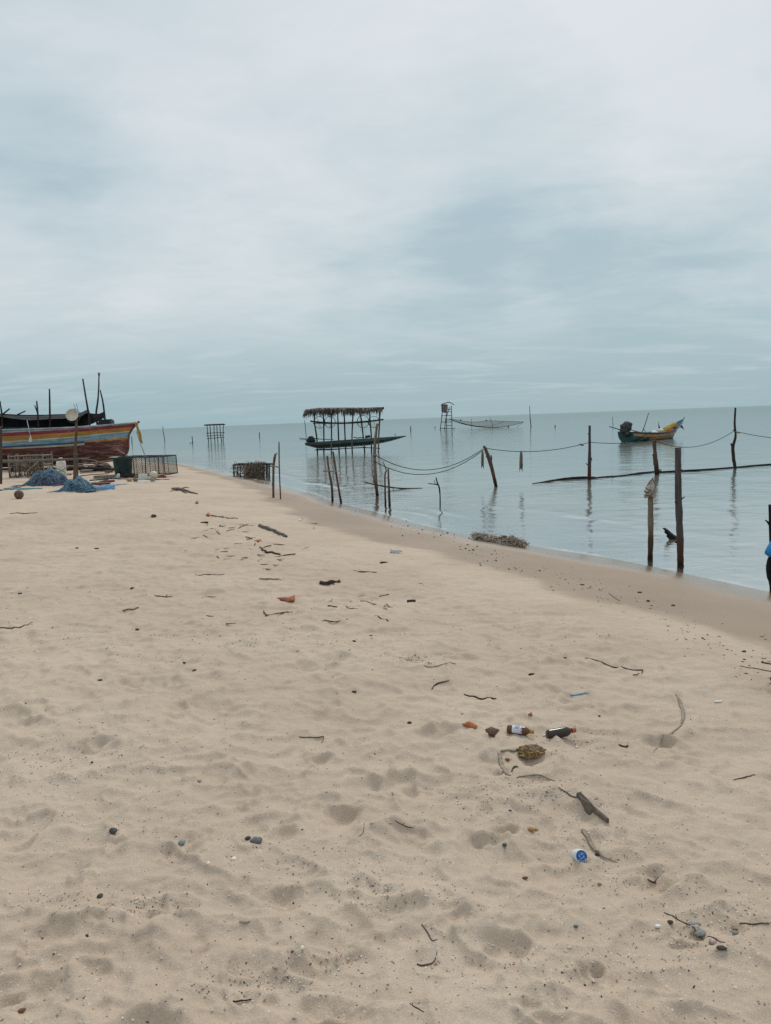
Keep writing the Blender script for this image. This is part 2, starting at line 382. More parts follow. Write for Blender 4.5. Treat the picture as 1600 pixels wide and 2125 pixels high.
# ------------------------------------------------------------------ materials for the things
MATS = {}
def paint(name, col, rough=.6, var=.25, scale=3.0, bump=.0, spec=.3, wear=None, wear_amt=.0, stretch=(1, 1, 1), dirt=None):
    """coloured surface with uneven tone, optional worn patches of another colour"""
    if name in MATS: return MATS[name]
    m, w = new_mat(name)
    co = w.new('ShaderNodeTexCoord').outputs['Object']
    v = w.mapping(co, stretch)
    n = w.noise(v, scale, 6, .6, .2)
    lo = tuple(c * (1 - var) for c in col); hi = tuple(min(1, c * (1 + var)) for c in col)
    c = w.mix(w.step(n, .28, .72), lo, hi)
    if wear is not None:
        n2 = w.noise(v, scale * 2.7, 6, .68, .3)
        c = w.mix(w.step(n2, .66 - wear_amt, .74 - wear_amt), c, wear)
    if dirt is not None:
        n3 = w.noise(v, scale * .8, 5, .6)
        c = w.mix(w.step(n3, .45, .8, 0, .7), c, dirt)
    b = w.new('ShaderNodeBsdfPrincipled', inp={'Base Color': c, 'Roughness': rough, 'Specular IOR Level': spec})
    if bump:
        bm = w.new('ShaderNodeBump', inp={'Strength': .8, 'Distance': bump, 'Height': w.noise(v, scale * 6, 4, .6)})
        w.l.new(bm.outputs[0], b.inputs['Normal'])
    w.l.new(b.outputs[0], w.new('ShaderNodeOutputMaterial').inputs[0])
    MATS[name] = m; return m

def wood(name, col, soak=None, soak_z=None, var=.35, grain=26):
    """weathered pole: grain running along it; soak is the darker, redder stain left by the tide up to soak_z"""
    if name in MATS: return MATS[name]
    m, w = new_mat(name)
    co = w.new('ShaderNodeTexCoord').outputs['Object']
    v = w.mapping(co, (1, 1, .12))
    n = w.noise(v, grain, 5, .62, .3); n2 = w.noise(co, 4.5, 4, .6)
    c = w.mix(w.step(n, .3, .7), tuple(x * (1 - var) for x in col), tuple(x * (1 + var) for x in col))
    c = w.mix(w.step(n2, .5, .75, 0, .55), c, tuple(x * .6 for x in col))
    if soak is not None:
        z = w.new('ShaderNodeSeparateXYZ', inp={0: w.new('ShaderNodeNewGeometry').outputs['Position']}).outputs[2]
        zz = w.math('ADD', z, w.math('MULTIPLY', w.math('SUBTRACT', n2, .5), .35))
        f = w.step(zz, soak_z - .14, soak_z + .14, 1, 0)
        f2 = w.step(zz, ZSEA + .03, ZSEA + .2, 1, 0)
        c = w.mix(w.math('MULTIPLY', f, .85), c, soak)
        c = w.mix(f2, c, tuple(x * .35 for x in soak))
    b = w.new('ShaderNodeBsdfPrincipled', inp={'Base Color': c, 'Roughness': .85, 'Specular IOR Level': .2})
    bm = w.new('ShaderNodeBump', inp={'Strength': .9, 'Distance': .012, 'Height': n}); w.l.new(bm.outputs[0], b.inputs['Normal'])
    w.l.new(b.outputs[0], w.new('ShaderNodeOutputMaterial').inputs[0])
    MATS[name] = m; return m

W_PALE = wood('pale_post_wood', (.20, .155, .115), (.075, .038, .022), ZSEA + .42)
W_GREY = wood('grey_post_wood', (.078, .068, .066), (.085, .038, .024), ZSEA + .40)
W_BROWN = wood('brown_post_wood', (.13, .085, .06), (.075, .036, .024), ZSEA + .3)
W_DARK = wood('dark_stake_wood', (.045, .037, .032))
W_BLACK = wood('soaked_wood', (.016, .013, .012))
W_DRY = wood('dry_driftwood', (.24, .195, .155))
W_TWIG = paint('twig_bark', (.085, .06, .045), .9, .4, 40)
W_STRAW = paint('dry_palm_strip', (.26, .215, .165), .85, .3, 60)
ROPE = paint('rope_grey', (.13, .125, .115), .9, .25, 40)
ROPE_D = paint('rope_dark', (.05, .055, .058), .9, .25, 40)
CLOTH_D = paint('dirty_rag', (.42, .37, .31), .95, .35, 14, .004, dirt=(.16, .13, .11))
CLOTH_W = paint('white_rag', (.60, .59, .56), .95, .2, 10, .004)
STONE_D = paint('dark_stone', (.06, .055, .05), .8, .4, 30, .002)
STONE_G = paint('grey_stone', (.22, .225, .225), .8, .25, 40, .002)
STONE_T = paint('tan_stone', (.36, .215, .105), .85, .35, 45, .003)
SHELL_W = paint('white_shell', (.66, .63, .57), .6, .15, 60)
LEAF_O = paint('dry_leaf_orange', (.33, .10, .035), .75, .35, 30, .002)
LEAF_B = paint('dry_leaf_brown', (.16, .075, .045), .8, .35, 30, .002)
BARK_D = paint('dark_bark', (.055, .038, .03), .9, .4, 30, .003)
PVC_T = paint('teal_tube', (.16, .33, .36), .5, .2, 6)
PVC_B = paint('pale_blue_tube', (.20, .38, .50), .5, .2, 6)
PLASTIC_W = paint('white_plastic', (.66, .64, .58), .45, .12, 8, dirt=(.40, .36, .30))
BLACK = paint('black_plastic', (.012, .013, .015), .5, .3, 8)

# ------------------------------------------------------------------ mesh building
class MB:
    def __init__(s): s.v = []; s.f = []; s.m = []
    def add(s, verts, faces, mi=0):
        o = len(s.v); s.v.extend([tuple(p) for p in verts]); s.f.extend([tuple(i + o for i in f) for f in faces]); s.m.extend([mi] * len(faces)); return s
    def tube(s, pts, rad, n=8, mi=0, cap=True, rough=0.0, flat=1.0):
        pts = [Vector(p) for p in pts]
        if not hasattr(rad, '__len__'): rad = [rad] * len(pts)
        N = len(pts); vs = []; fs = []
        t0 = (pts[1] - pts[0]).normalized()
        a = t0.orthogonal().normalized()
        if flat != 1.0:
            a = t0.cross(Vector((0, 0, 1))); a = a.normalized() if a.length > 1e-4 else t0.orthogonal().normalized()
        for i in range(N):
            t = (pts[min(i + 1, N - 1)] - pts[max(i - 1, 0)])
            t = t.normalized() if t.length > 1e-9 else t0
            a = (a - t * a.dot(t)); a = a.normalized() if a.length > 1e-6 else t.orthogonal().normalized()
            b = t.cross(a)
            for k in range(n):
                th = 2 * math.pi * k / n; r = rad[i] * (1 + (random.uniform(-rough, rough) if rough else 0))
                vs.append(pts[i] + a * (math.cos(th) * r) + b * (math.sin(th) * r * flat))
        for i in range(N - 1):
            for k in range(n):
                k2 = (k + 1) % n; fs.append((i * n + k, i * n + k2, (i + 1) * n + k2, (i + 1) * n + k))
        if cap: fs.append(tuple(range(n - 1, -1, -1))); fs.append(tuple((N - 1) * n + k for k in range(n)))
        return s.add(vs, fs, mi)
    def box(s, c, size, rot=None, mi=0, taper=1.0):
        c = Vector(c); hx, hy, hz = (q / 2 for q in size); vs = []
        for z in (-1, 1):
            k = taper if z > 0 else 1.0
            for (x, y) in ((-1, -1), (1, -1), (1, 1), (-1, 1)):
                p = Vector((x * hx * k, y * hy * k, z * hz)); vs.append(c + (rot @ p if rot is not None else p))
        return s.add(vs, [(3, 2, 1, 0), (4, 5, 6, 7), (0, 1, 5, 4), (1, 2, 6, 5), (2, 3, 7, 6), (3, 0, 4, 7)], mi)
    def grid(s, P, mi=0, mis=None):
        """P: rows of points"""
        n = len(P); m = len(P[0]); fs = []
        o = len(s.v); s.v.extend([tuple(p) for r in P for p in r])
        for i in range(n - 1):
            for j in range(m - 1):
                s.f.append((o + i * m + j, o + i * m + j + 1, o + (i + 1) * m + j + 1, o + (i + 1) * m + j))
                s.m.append(mis(i, j) if mis else mi)
        return s
    def blob(s, c, size, rot=None, mi=0, n=10, m=7, rough=.15, seed=None, cut=-1.0):
        c = Vector(c); P = []; rg = random.Random(seed if seed is not None else random.random())
        off = [[1 + rg.uniform(-rough, rough) for _ in range(n)] for _ in range(m + 1)]
        vs = []; fs = []
        for i in range(m + 1):
            ph = math.pi * i / m
            for k in range(n):
                th = 2 * math.pi * k / n; q = off[i][k] if 0 < i < m else 1
                p = Vector((math.sin(ph) * math.cos(th) * size[0] * q, math.sin(ph) * math.sin(th) * size[1] * q, max(cut, math.cos(ph)) * size[2] * q))
                vs.append(c + (rot @ p if rot is not None else p))
        for i in range(m):
            for k in range(n):
                k2 = (k + 1) % n; fs.append((i * n + k, (i + 1) * n + k, (i + 1) * n + k2, i * n + k2))
        return s.add(vs, fs, mi)
    def lathe(s, base, axis, prof, n=16, mi=0, mis=None):
        """prof: (distance along axis, radius)"""
        base = Vector(base); t = Vector(axis).normalized(); a = t.orthogonal().normalized(); b = t.cross(a)
        o = len(s.v); N = len(prof)
        for (h, r) in prof:
            for k in range(n):
                th = 2 * math.pi * k / n; s.v.append(tuple(base + t * h + (a * math.cos(th) + b * math.sin(th)) * r))
        for i in range(N - 1):
            for k in range(n):
                k2 = (k + 1) % n; s.f.append((o + i * n + k, o + i * n + k2, o + (i + 1) * n + k2, o + (i + 1) * n + k)); s.m.append(mis(i) if mis else mi)
        s.f.append(tuple(o + k for k in range(n - 1, -1, -1))); s.m.append(mis(0) if mis else mi)
        s.f.append(tuple(o + (N - 1) * n + k for k in range(n))); s.m.append(mis(N - 2) if mis else mi)
        return s
    def build(s, name, mats, parent=None, loc=None, smooth=True):
        if not isinstance(mats, (list, tuple)): mats = [mats]
        if parent is not None: off = Vector(parent['_w'])
        elif loc is not None: off = Vector(loc)
        else:
            A = np.array(s.v); off = Vector((A[:, 0].mean(), A[:, 1].mean(), A[:, 2].min()))
        me = bpy.data.meshes.new(name)
        me.from_pydata([tuple(Vector(p) - off) for p in s.v], [], s.f)
        for m in mats: me.materials.append(m)
        me.polygons.foreach_set('material_index', s.m)
        if smooth: me.polygons.foreach_set('use_smooth', [True] * len(s.f))
        o = bpy.data.objects.new(name, me); COL.objects.link(o)
        if parent is not None: o.parent = parent
        else: o.location = off
        o['_w'] = tuple(off)
        return o

def tag(o, label, cat, group=None, kind=None):
    o['label'] = label; o['category'] = cat
    if group: o['group'] = group
    if kind: o['kind'] = kind
    return o
def thing(name, loc, label, cat, group=None):
    o = bpy.data.objects.new(name, None); COL.objects.link(o); o.location = loc; o['_w'] = tuple(loc); o.empty_display_size = .1
    return tag(o, label, cat, group)

def smooth_path(pts, k=4):
    """Catmull-Rom through the points"""
    P = [Vector(p) for p in pts]
    if len(P) < 3: return [P[0].lerp(P[-1], i / (k * 1.0)) for i in range(k + 1)]
    out = []
    for i in range(len(P) - 1):
        p0 = P[max(i - 1, 0)]; p1 = P[i]; p2 = P[i + 1]; p3 = P[min(i + 2, len(P) - 1)]
        for j in range(k):
            t = j / k
            out.append(.5 * ((2 * p1) + (p2 - p0) * t + (2 * p0 - 5 * p1 + 4 * p2 - p3) * t * t + (3 * p1 - p0 - 3 * p2 + p3) * t ** 3))
    out.append(P[-1]); return out
def lerp_list(a, n):
    return list(np.interp(np.linspace(0, 1, n), np.linspace(0, 1, len(a)), a))

def limb(mb, pts, Y, w, k=4, n=9, jit=.02, rough=.06, mi=0, bury=0.0, dy=0.0):
    """an irregular branch whose outline follows the photograph, standing at distance Y; w = thickness in photograph pixels"""
    P = []
    for i, p in enumerate(pts):
        q = atY(p[0], p[1], Y + dy * i / max(1, len(pts) - 1)); q.y += random.uniform(-jit, jit); P.append(q)
    S = smooth_path(P, k); rr = lerp_list([q * mpp(Y) * .5 for q in w], len(S))
    rr = [r * random.uniform(.93, 1.07) for r in rr]
    if bury:
        d = (S[0] - S[1]).normalized(); S = [S[0] + Vector((d.x * .3, 0, -bury))] + S; rr = [rr[0]] + rr
    mb.tube(S, rr, n, mi, True, rough); return S

def base_of(px, py, on):
    return atz(px, py, ZSEA) if on == 'sea' else ground(px, py)

def stake(name, label, cat, pts, w, on='sea', mat=None, branches=(), knots=(), group=None, parent=None, k=4, n=9, Y=None):
    """a post or stake driven into the sea bed or the sand, with side branches and knots in the same piece of wood"""
    Y = Y or base_of(*pts[0], on).y; mb = MB()
    limb(mb, pts, Y, w, k, n, bury=.7)
    for b in branches: limb(mb, b[0], Y, b[1], 3, 6)
    for (x, y, r) in knots:
        mb.blob(atY(x, y, Y - .01), (r * mpp(Y),) * 3, None, 0, 7, 5, .2)
    o = mb.build(name, mat or W_DARK, parent)
    if parent is None: tag(o, label, cat, group)
    return o, Y

# ------------------------------------------------------------------ boats
def hull_mesh(L, sheer, keel, beam, stem, bands, mats, flare=.62, x_in=.04, deck=.42, N=40, M=22, round_=2.2, edges=None):
    """lofted open boat along +X (bow), centre line Y=0. sheer/keel/beam: functions of u; stem(t): how far the stem runs back at depth t;
       bands(u, drop_fraction_t, drop_metres): material index"""
    mb = MB()
    def pt(u, t, side):
        zt, zb = sheer(u), keel(u); z = zt + (zb - zt) * t
        x = u * (L - stem(t))
        wdt = beam(u) * max(0.0, 1 - t ** round_) ** flare
        return Vector((x, side * wdt, z))
    us = [1 - (1 - i / N) ** 1.5 for i in range(N + 1)]
    ts = [i / M for i in range(M + 1)]
    ts = [t ** 1.25 for t in ts]
    def levels(u):                     # rows of faces follow the edges of the painted bands
        if edges is None: return ts
        H = sheer(u) - keel(u); e = [0.0] + [min(.93, q / H) for q in edges(u)]; out = []
        for a, b in zip(e[:-1], e[1:]): out += [a, a + (b - a) / 3, a + (b - a) * 2 / 3]
        return out + [e[-1] + (1 - e[-1]) * (i / M) for i in range(M + 1)]
    for side in (-1, 1):
        P = [[pt(u, t, side) for t in levels(u)] for u in us]
        if side > 0: P = [r[::-1] for r in P]
        def mi(i, j, side=side):
            u = .5 * (us[i] + us[i + 1]); tt = levels(u); tt = tt if side < 0 else tt[::-1]; t = .5 * (tt[j] + tt[j + 1]); return bands(u, t, t * (sheer(u) - keel(u)))
        mb.grid(P, 0, mi)
    # transom
    T = [pt(0, t, -1) for t in ts] + [pt(0, t, 1) for t in ts[::-1]]
    mb.add(T, [tuple(range(len(T)))], bands(0, .6, .6 * (sheer(0) - keel(0))))
    return mb, pt, us
def xform(mb, loc, yaw, tilt=0.0):
    M_ = Matrix.Translation(Vector(loc)) @ Matrix.Rotation(yaw, 4, 'Z') @ Matrix.Rotation(-tilt, 4, 'Y')
    mb.v = [tuple(M_ @ Vector(p)) for p in mb.v]; return M_

def planked(name, col, wear, amt=.1, var=.25):
    """old boat paint over planks that run along the hull"""
    if name in MATS: return MATS[name]
    m, w = new_mat(name)
    co = w.new('ShaderNodeTexCoord').outputs['Object']
    v = w.mapping(co, (.35, 1, 2.2))
    n = w.noise(v, 2.4, 6, .62, .3); n2 = w.noise(w.mapping(co, (.22, 1, 3.0)), 5.5, 7, .7, .3); n3 = w.noise(co, 1.3, 5, .65)
    c = w.mix(w.step(n, .3, .7), tuple(x * (1 - var) for x in col), tuple(min(1, x * (1 + var)) for x in col))
    c = w.mix(w.step(n2, .62 - amt, .70 - amt), c, wear)
    c = w.mix(w.step(n3, .48, .78, 0, .55), c, (.045, .035, .03))
    wv = w.new('ShaderNodeTexWave', wave_type='BANDS', bands_direction='Z', inp={'Vector': co, 'Scale': 2.1, 'Distortion': .6, 'Detail': 1.0})
    b = w.new('ShaderNodeBsdfPrincipled', inp={'Base Color': c, 'Roughness': .55, 'Specular IOR Level': .3})
    seam = w.step(wv.outputs[1], .0, .06)
    bm = w.new('ShaderNodeBump', inp={'Strength': .5, 'Distance': .015, 'Height': seam}); w.l.new(bm.outputs[0], b.inputs['Normal'])
    w.l.new(b.outputs[0], w.new('ShaderNodeOutputMaterial').inputs[0])
    MATS[name] = m; return m

def net_material(name, col, alpha_scale, thread=.18):
    """knotted netting: threads with open mesh between them, following the cloth's own UV map"""
    if name in MATS: return MATS[name]
    m, w = new_mat(name)
    uv = w.new('ShaderNodeTexCoord').outputs['UV']
    s = w.new('ShaderNodeSeparateXYZ', inp={0: w.mapping(uv, (alpha_scale, alpha_scale, 1), (0, 0, R(45)))})
    fx = w.math('FRACT', s.outputs[0]); fy = w.math('FRACT', s.outputs[1])
    th = w.math('MAXIMUM', w.math('LESS_THAN', fx, thread), w.math('LESS_THAN', fy, thread))
    b = w.new('ShaderNodeBsdfPrincipled', inp={'Base Color': (*col, 1), 'Roughness': .9})
    tr = w.new('ShaderNodeBsdfTransparent')
    mx = w.new('ShaderNodeMixShader', inp={0: th, 1: tr.outputs[0], 2: b.outputs[0]})
    w.l.new(mx.outputs[0], w.new('ShaderNodeOutputMaterial').inputs[0])
    MATS[name] = m; return m

# ---- the big painted boat hauled up on the beach
def build_big_boat():
    tip = atY(285, 878, 33.0); L = 10.5; m = mpp(33.0) * 1.0
    z0 = height(tip.x - 2, 33.0) - .02
    loc = Vector((tip.x - L, 33.0, 0))
    sheer = lambda u: 1.655 + .03 * (2 * u - 1) ** 2 + .10 * max(0, (u - .72) / .28) ** 1.6
    keel = lambda u: .10 + .10 * max(0, (u - .85) / .15) ** 2 + .12 * max(0, (.2 - u) / .2) ** 2
    beam = lambda u: (1.15 * (1 - max(0, (u - .42) / .58) ** 2.4) + .0) * (1 - .28 * max(0, (.42 - u) / .42) ** 2)
    SX = [0, .17, .31, .49, .68, .81, .92, 1]; SV = [0, 13, 20, 22, 23, 27, 36, 52]
    stem = lambda t: float(np.interp(t, SX, SV)) * .0206
    cols = [planked('boat_grey_blue', (.23, .29, .33), (.42, .43, .42), .12), planked('boat_crimson', (.215, .028, .046), (.35, .16, .16), .08), planked('boat_ochre', (.39, .205, .052), (.30, .15, .05), .08),
            planked('boat_cream', (.50, .46, .36), (.42, .34, .22), .11), planked('boat_sky_blue', (.15, .30, .385), (.34, .43, .46), .09), planked('boat_navy', (.035, .075, .19), (.12, .15, .2), .08),
            planked('boat_orange', (.42, .175, .052), (.5, .4, .3), .09), planked('boat_maroon', (.108, .034, .030), (.22, .13, .115), .11, .45), paint('boat_inside', (.10, .085, .07), .8, .3, 4)]
    def edges(u):
        k = min(1, max(0, (u - .55) / .35))
        return [.085 * (1 - k) + .03 * k, .235 * (1 - k) + .165 * k, .435 * (1 - k) + .335 * k, .485 * (1 - k) + .375 * k, .635 * (1 - k) + .585 * k, .705 * (1 - k) + .66 * k, .76]
    def bands(u, t, d):
        e = edges(u)
        for i, q in enumerate(e[:5]):
            if d < q: return i
        if u > .84: return 6 if d < e[5] else 7
        if d < e[5]: return 5
        if d < e[6]: return 3 if u < .3 or u > .55 else 6
        return 7
    root = thing('fishing_boat', loc, 'big wooden fishing boat striped red, ochre and blue, hauled up on the sand', 'boat')
    mb, pt, us = hull_mesh(L, sheer, keel, beam, stem, bands, cols, .62, N=60, M=24, edges=edges)
    xform(mb, loc, 0); mb.build('hull', cols, root)
    # rails along both sheers, stem head, deck
    rail = MB()
    for s in (-1, 1):
        rail.tube([loc + pt(u, 0, s) + Vector((0, 0, .015)) for u in us], [.045 * (1 - .3 * u) for u in us], 6)
    rail.build('gunwale', cols[0], root)
    st = MB(); S = [loc + pt(1, t, 0) + Vector((.02, 0, 0)) for t in [i / 14 for i in range(15)]]
    S = [S[0] + Vector((.07, 0, .05))] + S
    st.tube(S, [.05] + [.04] * 15, 6); st.build('stem_post', [cols[7]], root)
    dk = MB(); P = [[loc + Vector((pt(u, .3, s).x, pt(u, .3, s).y * .97, 1.25)) for s in (-1, 1)] for u in us]
    dk.grid(P); dk.build('deck', cols[8], root)
    # inner board, teal, seen over the rail towards the stern
    ib = MB(); ib.box(loc + Vector((3.6, .75, 1.70)), (4.4, .04, .17)); ib.build('bulwark', paint('teal_board', (.10, .21, .25), .6, .3, 5), root)
    # poles stepped in the boat
    for pts, w, br in (([(186, 889), (185, 868), (181, 840), (176, 812), (172, 786)], [4.5, 4.2, 3.6, 3.2, 3], ()),
                       ([(203, 887), (200, 860), (203, 830), (205, 802), (205.5, 783)], [4.2, 4, 3.4, 3, 2.6], [([(205.5, 784), (203.5, 773)], [2.4, 2]), ([(205.5, 784), (207, 773)], [2.4, 2])]),
                       ([(219, 887), (217, 862), (214, 836), (210, 818), (208, 809)], [4, 3.8, 3.4, 2.8, 2.2], [([(213, 832), (213, 826)], [3, 2])]),
                       ([(104, 888), (103.5, 850), (103, 807)], [4, 3.6, 3.2], ()),
                       ([(80, 888), (78.5, 858), (76, 832)], [4, 3.6, 3], [([(78, 858), (72, 841)], [3, 2.2])]),
                       ([(6, 890), (4, 858), (0, 832)], [4, 3.4, 3], ())):
        q = MB(); limb(q, pts, 33.1, w, 4, 7)
        for b in br: limb(q, b[0], 33.1, b[1], 2, 6)
        q.build('pole', W_DARK, root)
    for pts in ([(5, 860), (20, 848)], [(36, 861), (52, 853)]):
        q = MB(); limb(q, pts, 33.4, [3, 2.6], 2, 6); q.build('roof_spar', W_DARK, root)
    q = MB(); limb(q, [(-6, 859), (60, 862), (140, 860)], 33.6, [2.6, 2.4, 2.2], 5, 6); q.build('ridge_pole', W_DARK, root)
    # the black shade cloth slung over the poles
    mb = MB(); n = 46
    tx = np.linspace(-90, 186, n)
    def row(f, Y): return [atY(x, f(x), Y) + Vector((0, random.uniform(-.02, .02), random.uniform(-.008, .008))) for x in tx]
    I = np.interp
    f_top = lambda x: I(x, [-90, 0, 40, 90, 135, 160, 176, 181, 186], [857, 859, 862, 863, 861, 858, 853, 849, 853])
    f_mid = lambda x: I(x, [-90, 0, 30, 60, 100, 140, 165, 181, 186], [862, 864, 869, 872, 870, 868, 866, 856, 862])
    f_low = lambda x: I(x, [-90, 0, 60, 120, 145, 165, 180, 186], [893, 890, 894, 894, 891, 886, 884, 880])
    mb.grid([row(f_top, 34.1), row(lambda x: .6 * f_top(x) + .4 * f_mid(x) - .6, 33.6), row(f_mid, 33.0)])
    mb.grid([row(lambda x: f_top(x) + .6, 34.15), row(lambda x: .5 * (f_top(x) + f_low(x)), 34.2), row(f_low, 34.0)])
    tx = np.linspace(176, 215, 14)
    g_t = lambda x: I(x, [176, 186, 200, 208, 215], [853, 857, 859, 858, 854.5]); g_b = lambda x: I(x, [176, 186, 193, 200, 208, 213, 215], [884, 881, 879, 876, 872, 869, 868])
    mb.grid([row(g_t, 33.5), row(lambda x: .5 * (g_t(x) + g_b(x)) + random.uniform(-.5, .5), 33.35), row(g_b, 33.3)])
    tag(mb.build('shade_cloth', paint('black_shade_net', (.014, .016, .020), .85, .5, 3, .01)), 'black shade net slung on poles over the striped boat', 'shade cloth')
    # black engine cover near the bow
    mb = MB(); c = atY(221, 880, 33.0); mb.box(c, (.56, .5, .32), None, 0, .9); mb.box(c + Vector((-.04, 0, .18)), (.6, .1, .04))
    o = thing('engine_box', c - Vector((0, 0, .16)), 'black engine box standing on the deck behind the bow', 'engine box')
    mb.build('cover', BLACK, o, smooth=False)
    # garland tied to the stem and mooring line to the traps
    mb = MB(); a = atY(283, 879, 32.95)
    for k in range(5):
        p = [a + Vector((.02 * k - .04 + random.uniform(-.02, .02), random.uniform(-.03, .03), -j * .17)) + Vector((.035 * j, 0, 0)) for j in range(6)]
        mb.tube(p, [.03, .028, .03, .024, .028, .012], 5, 0, True, .3)
    mb.blob(a + Vector((0, 0, .02)), (.075, .06, .05), None, 0, 8, 6, .3)
    tag(mb.build('garland', paint('yellow_garland', (.42, .28, .09), .9, .3, 20)), 'faded yellow cloth garland hanging from the boat stem', 'garland')
    mb = MB(); mb.tube([atY(283, 896, 32.9), atY(292, 922, 30.5), atY(300, 943, 26.4)], .012, 5)
    tag(mb.build('mooring_rope', ROPE_D), 'thin dark rope running from the stem down to the net cage', 'rope')
    # white rag on a cord over the side
    root2 = thing('hanging_rag', atY(61, 915, 31.7), 'torn white rag on a cord over the side of the striped boat', 'rag')
    mb = MB(); mb.tube([atY(56, 872, 31.75), atY(60, 890, 31.75), atY(63, 905, 31.72)], .012, 5); mb.build('cord', CLOTH_W, root2)
    mb = MB(); P = [[atY(63 - w + (2 * w) * j / 4, y, 31.72 + .02 * math.sin(j * 2.1)) for j in range(5)] for (y, w) in ((903, .8), (908, 2.4), (913, 3.4), (917, 3.6))]
    mb.grid(P); mb.build('cloth', CLOTH_W, root2)
build_big_boat()

# ---- beach gear round the boat
def build_gear():
    # post with a round basket
    root = thing('basket_post', ground(157, 995), 'tall thin wooden post carrying a round white basket in front of the boat', 'post')
    Y = ground(157, 995).y
    mb = MB(); limb(mb, [(157, 996), (157.5, 962), (156, 930), (158, 900), (158.5, 866)], Y, [11, 9.5, 6.2, 5.6, 4.6], 6, 9, bury=.3)
    mb.build('post', wood('basket_post_wood', (.12, .085, .065)), root)
    for (y, dx) in ((942, -4), (953, -6), (956, 5)):
        mb = MB(); limb(mb, [(157 - 5, y + random.uniform(-1, 1)), (157, y), (157 + 6, y + 1.5)], Y - .07, [2.2, 2.4, 2.0], 2, 5); mb.build('lashing', ROPE, root)
    c = atY(149.5, 861, Y - .08); m = mpp(Y); ax = Vector((.12, -1, .12)).normalized()
    r2 = thing('round_basket', c, 'round white plastic basket with wire ring hung on the tall thin post', 'basket')
    mb = MB(); mb.lathe(c + ax * .01, ax, [(-.10, 10 * m), (-.08, 11.2 * m), (0, 12.4 * m), (.012, 12.6 * m), (.012, 11.2 * m), (-.02, 10.4 * m), (-.03, 1 * m)], 22)
    mb.build('bowl', paint('basket_white', (.56, .50, .42), .6, .15, 9), r2)
    mb = MB(); a = ax.orthogonal().normalized(); b = ax.cross(a); cc = c + Vector((.02, .03, -.03))
    mb.tube([cc + (a * math.cos(t) + b * math.sin(t)) * 14.2 * m for t in np.linspace(0, 2 * math.pi, 26)], .010, 5, 0, False)
    limb(mb, [(156, 862), (157, 850), (153, 838.5)], Y - .05, [1, .9, .8], 3, 5); limb(mb, [(162, 862), (162, 850), (158, 837.5)], Y - .05, [1, .9, .8], 3, 5)
    mb.build('wire_ring', ROPE_D, r2)
    # left post and rail
    g = ground(1.5, 1000); stake('wooden_post', 'squared grey post holding the outer end of the rail, at the frame edge', 'post', [(1.5, 1004), (1.8, 960), (2, 925), (3, 884)], [7, 6.5, 5, 4.5], 'ground', wood('rail_post_wood', (.075, .058, .05)))
    mb = MB(); limb(mb, [(-22, 956), (40, 957.5), (100, 955), (150, 953), (186, 951)], Y - .02, [6.5, 6.5, 6, 4.6, 3.2], 4, 8)
    limb(mb, [(163, 952), (195, 955), (215, 962), (234, 969)], Y - .05, [3, 2.6, 2.2, 1.6], 4, 6)
    tag(mb.build('wooden_rail', wood('rail_wood', (.155, .135, .115))), 'pale horizontal rail pole lashed between the two posts', 'rail')
    # poles stacked on trestles by the hull: every one a thing
    for i, (pts, w, Yp, mat) in enumerate((([(160, 963), (200, 960), (240, 954)], [3, 3, 2.2], 30.2, W_DRY), ([(112, 966), (160, 967), (224, 964)], [3.4, 3.2, 2.4], 30.0, W_DRY), ([(118, 970), (175, 970), (236, 972)], [3, 3, 2.4], 29.6, W_DARK),
                                           ([(128, 974), (180, 972), (244, 976)], [3.2, 3, 2.4], 29.0, W_BLACK), ([(170, 957), (205, 965), (236, 974)], [2.4, 2.2, 1.8], 29.4, W_BROWN), ([(60, 974), (110, 972), (158, 975)], [4, 3.6, 3], 29.5, W_BLACK),
                                           ([(-10, 974), (20, 973), (46, 974)], [4, 4, 3.4], 29.5, W_BLACK), ([(166, 982), (200, 979), (238, 977)], [2.6, 2.4, 1.8], 27.0, W_DRY), ([(164, 988), (190, 985), (226, 983)], [2.2, 2, 1.6], 25.6, W_BROWN))):
        mb = MB(); limb(mb, pts, Yp, w, 4, 7)
        lab = ['pale pole slanting up along the hull, topmost of the pole stack', 'pale pole under the topmost pole of the stack', 'dark pole in the stack beneath two pale ones', 'black soaked pole at the bottom of the stack by the hull', 'thin brown pole leaning across the pole stack',
               'black beam under the hull behind the white float', 'black beam under the hull behind the left post', 'pale driftwood pole lying on sand before the pole stack', 'thin brown stick lying on sand beside the basket post'][i]
        tag(mb.build('wooden_pole', mat), lab, 'pole', 'poles lying by the striped boat')
    for i, (x, y, Yk) in enumerate(((150, 962, 31.6), (40, 962, 31.6), (214, 974, 30.6))):
        c = atY(x, y, Yk); mb = MB(); g = height(c.x, Yk)
        mb.blob(Vector((c.x, Yk, g + .12)), (.34, .55, .2), None, 0, 9, 6, .25, i)
        tag(mb.build('hull_chock', W_BLACK), ['black timber chock under the middle of the striped boat', 'black timber chock under the stern half of the striped boat', 'black timber chock under the bow of the striped boat'][i], 'chock', 'chocks under the boat')
    # wicker trap
    Yt = 27.0; c = atY(56, 990, Yt); g = height(c.x, Yt); m = mpp(Yt)
    root = thing('wicker_trap', (c.x, Yt, g), 'pale woven wicker fish trap standing behind the rail', 'fish trap')
    W, H, D = 72 * m, 47 * m, .75
    mb = MB(); wov = (MB(), MB())
    for (sx, sy) in ((-1, -1), (1, -1), (1, 1), (-1, 1)): mb.tube([(c.x + sx * W / 2, Yt + .37 + sy * D / 2, g - .05), (c.x + sx * W / 2 * random.uniform(.95, 1.03), Yt + .37 + sy * D / 2, g + H * random.uniform(.98, 1.08))], .022, 6)
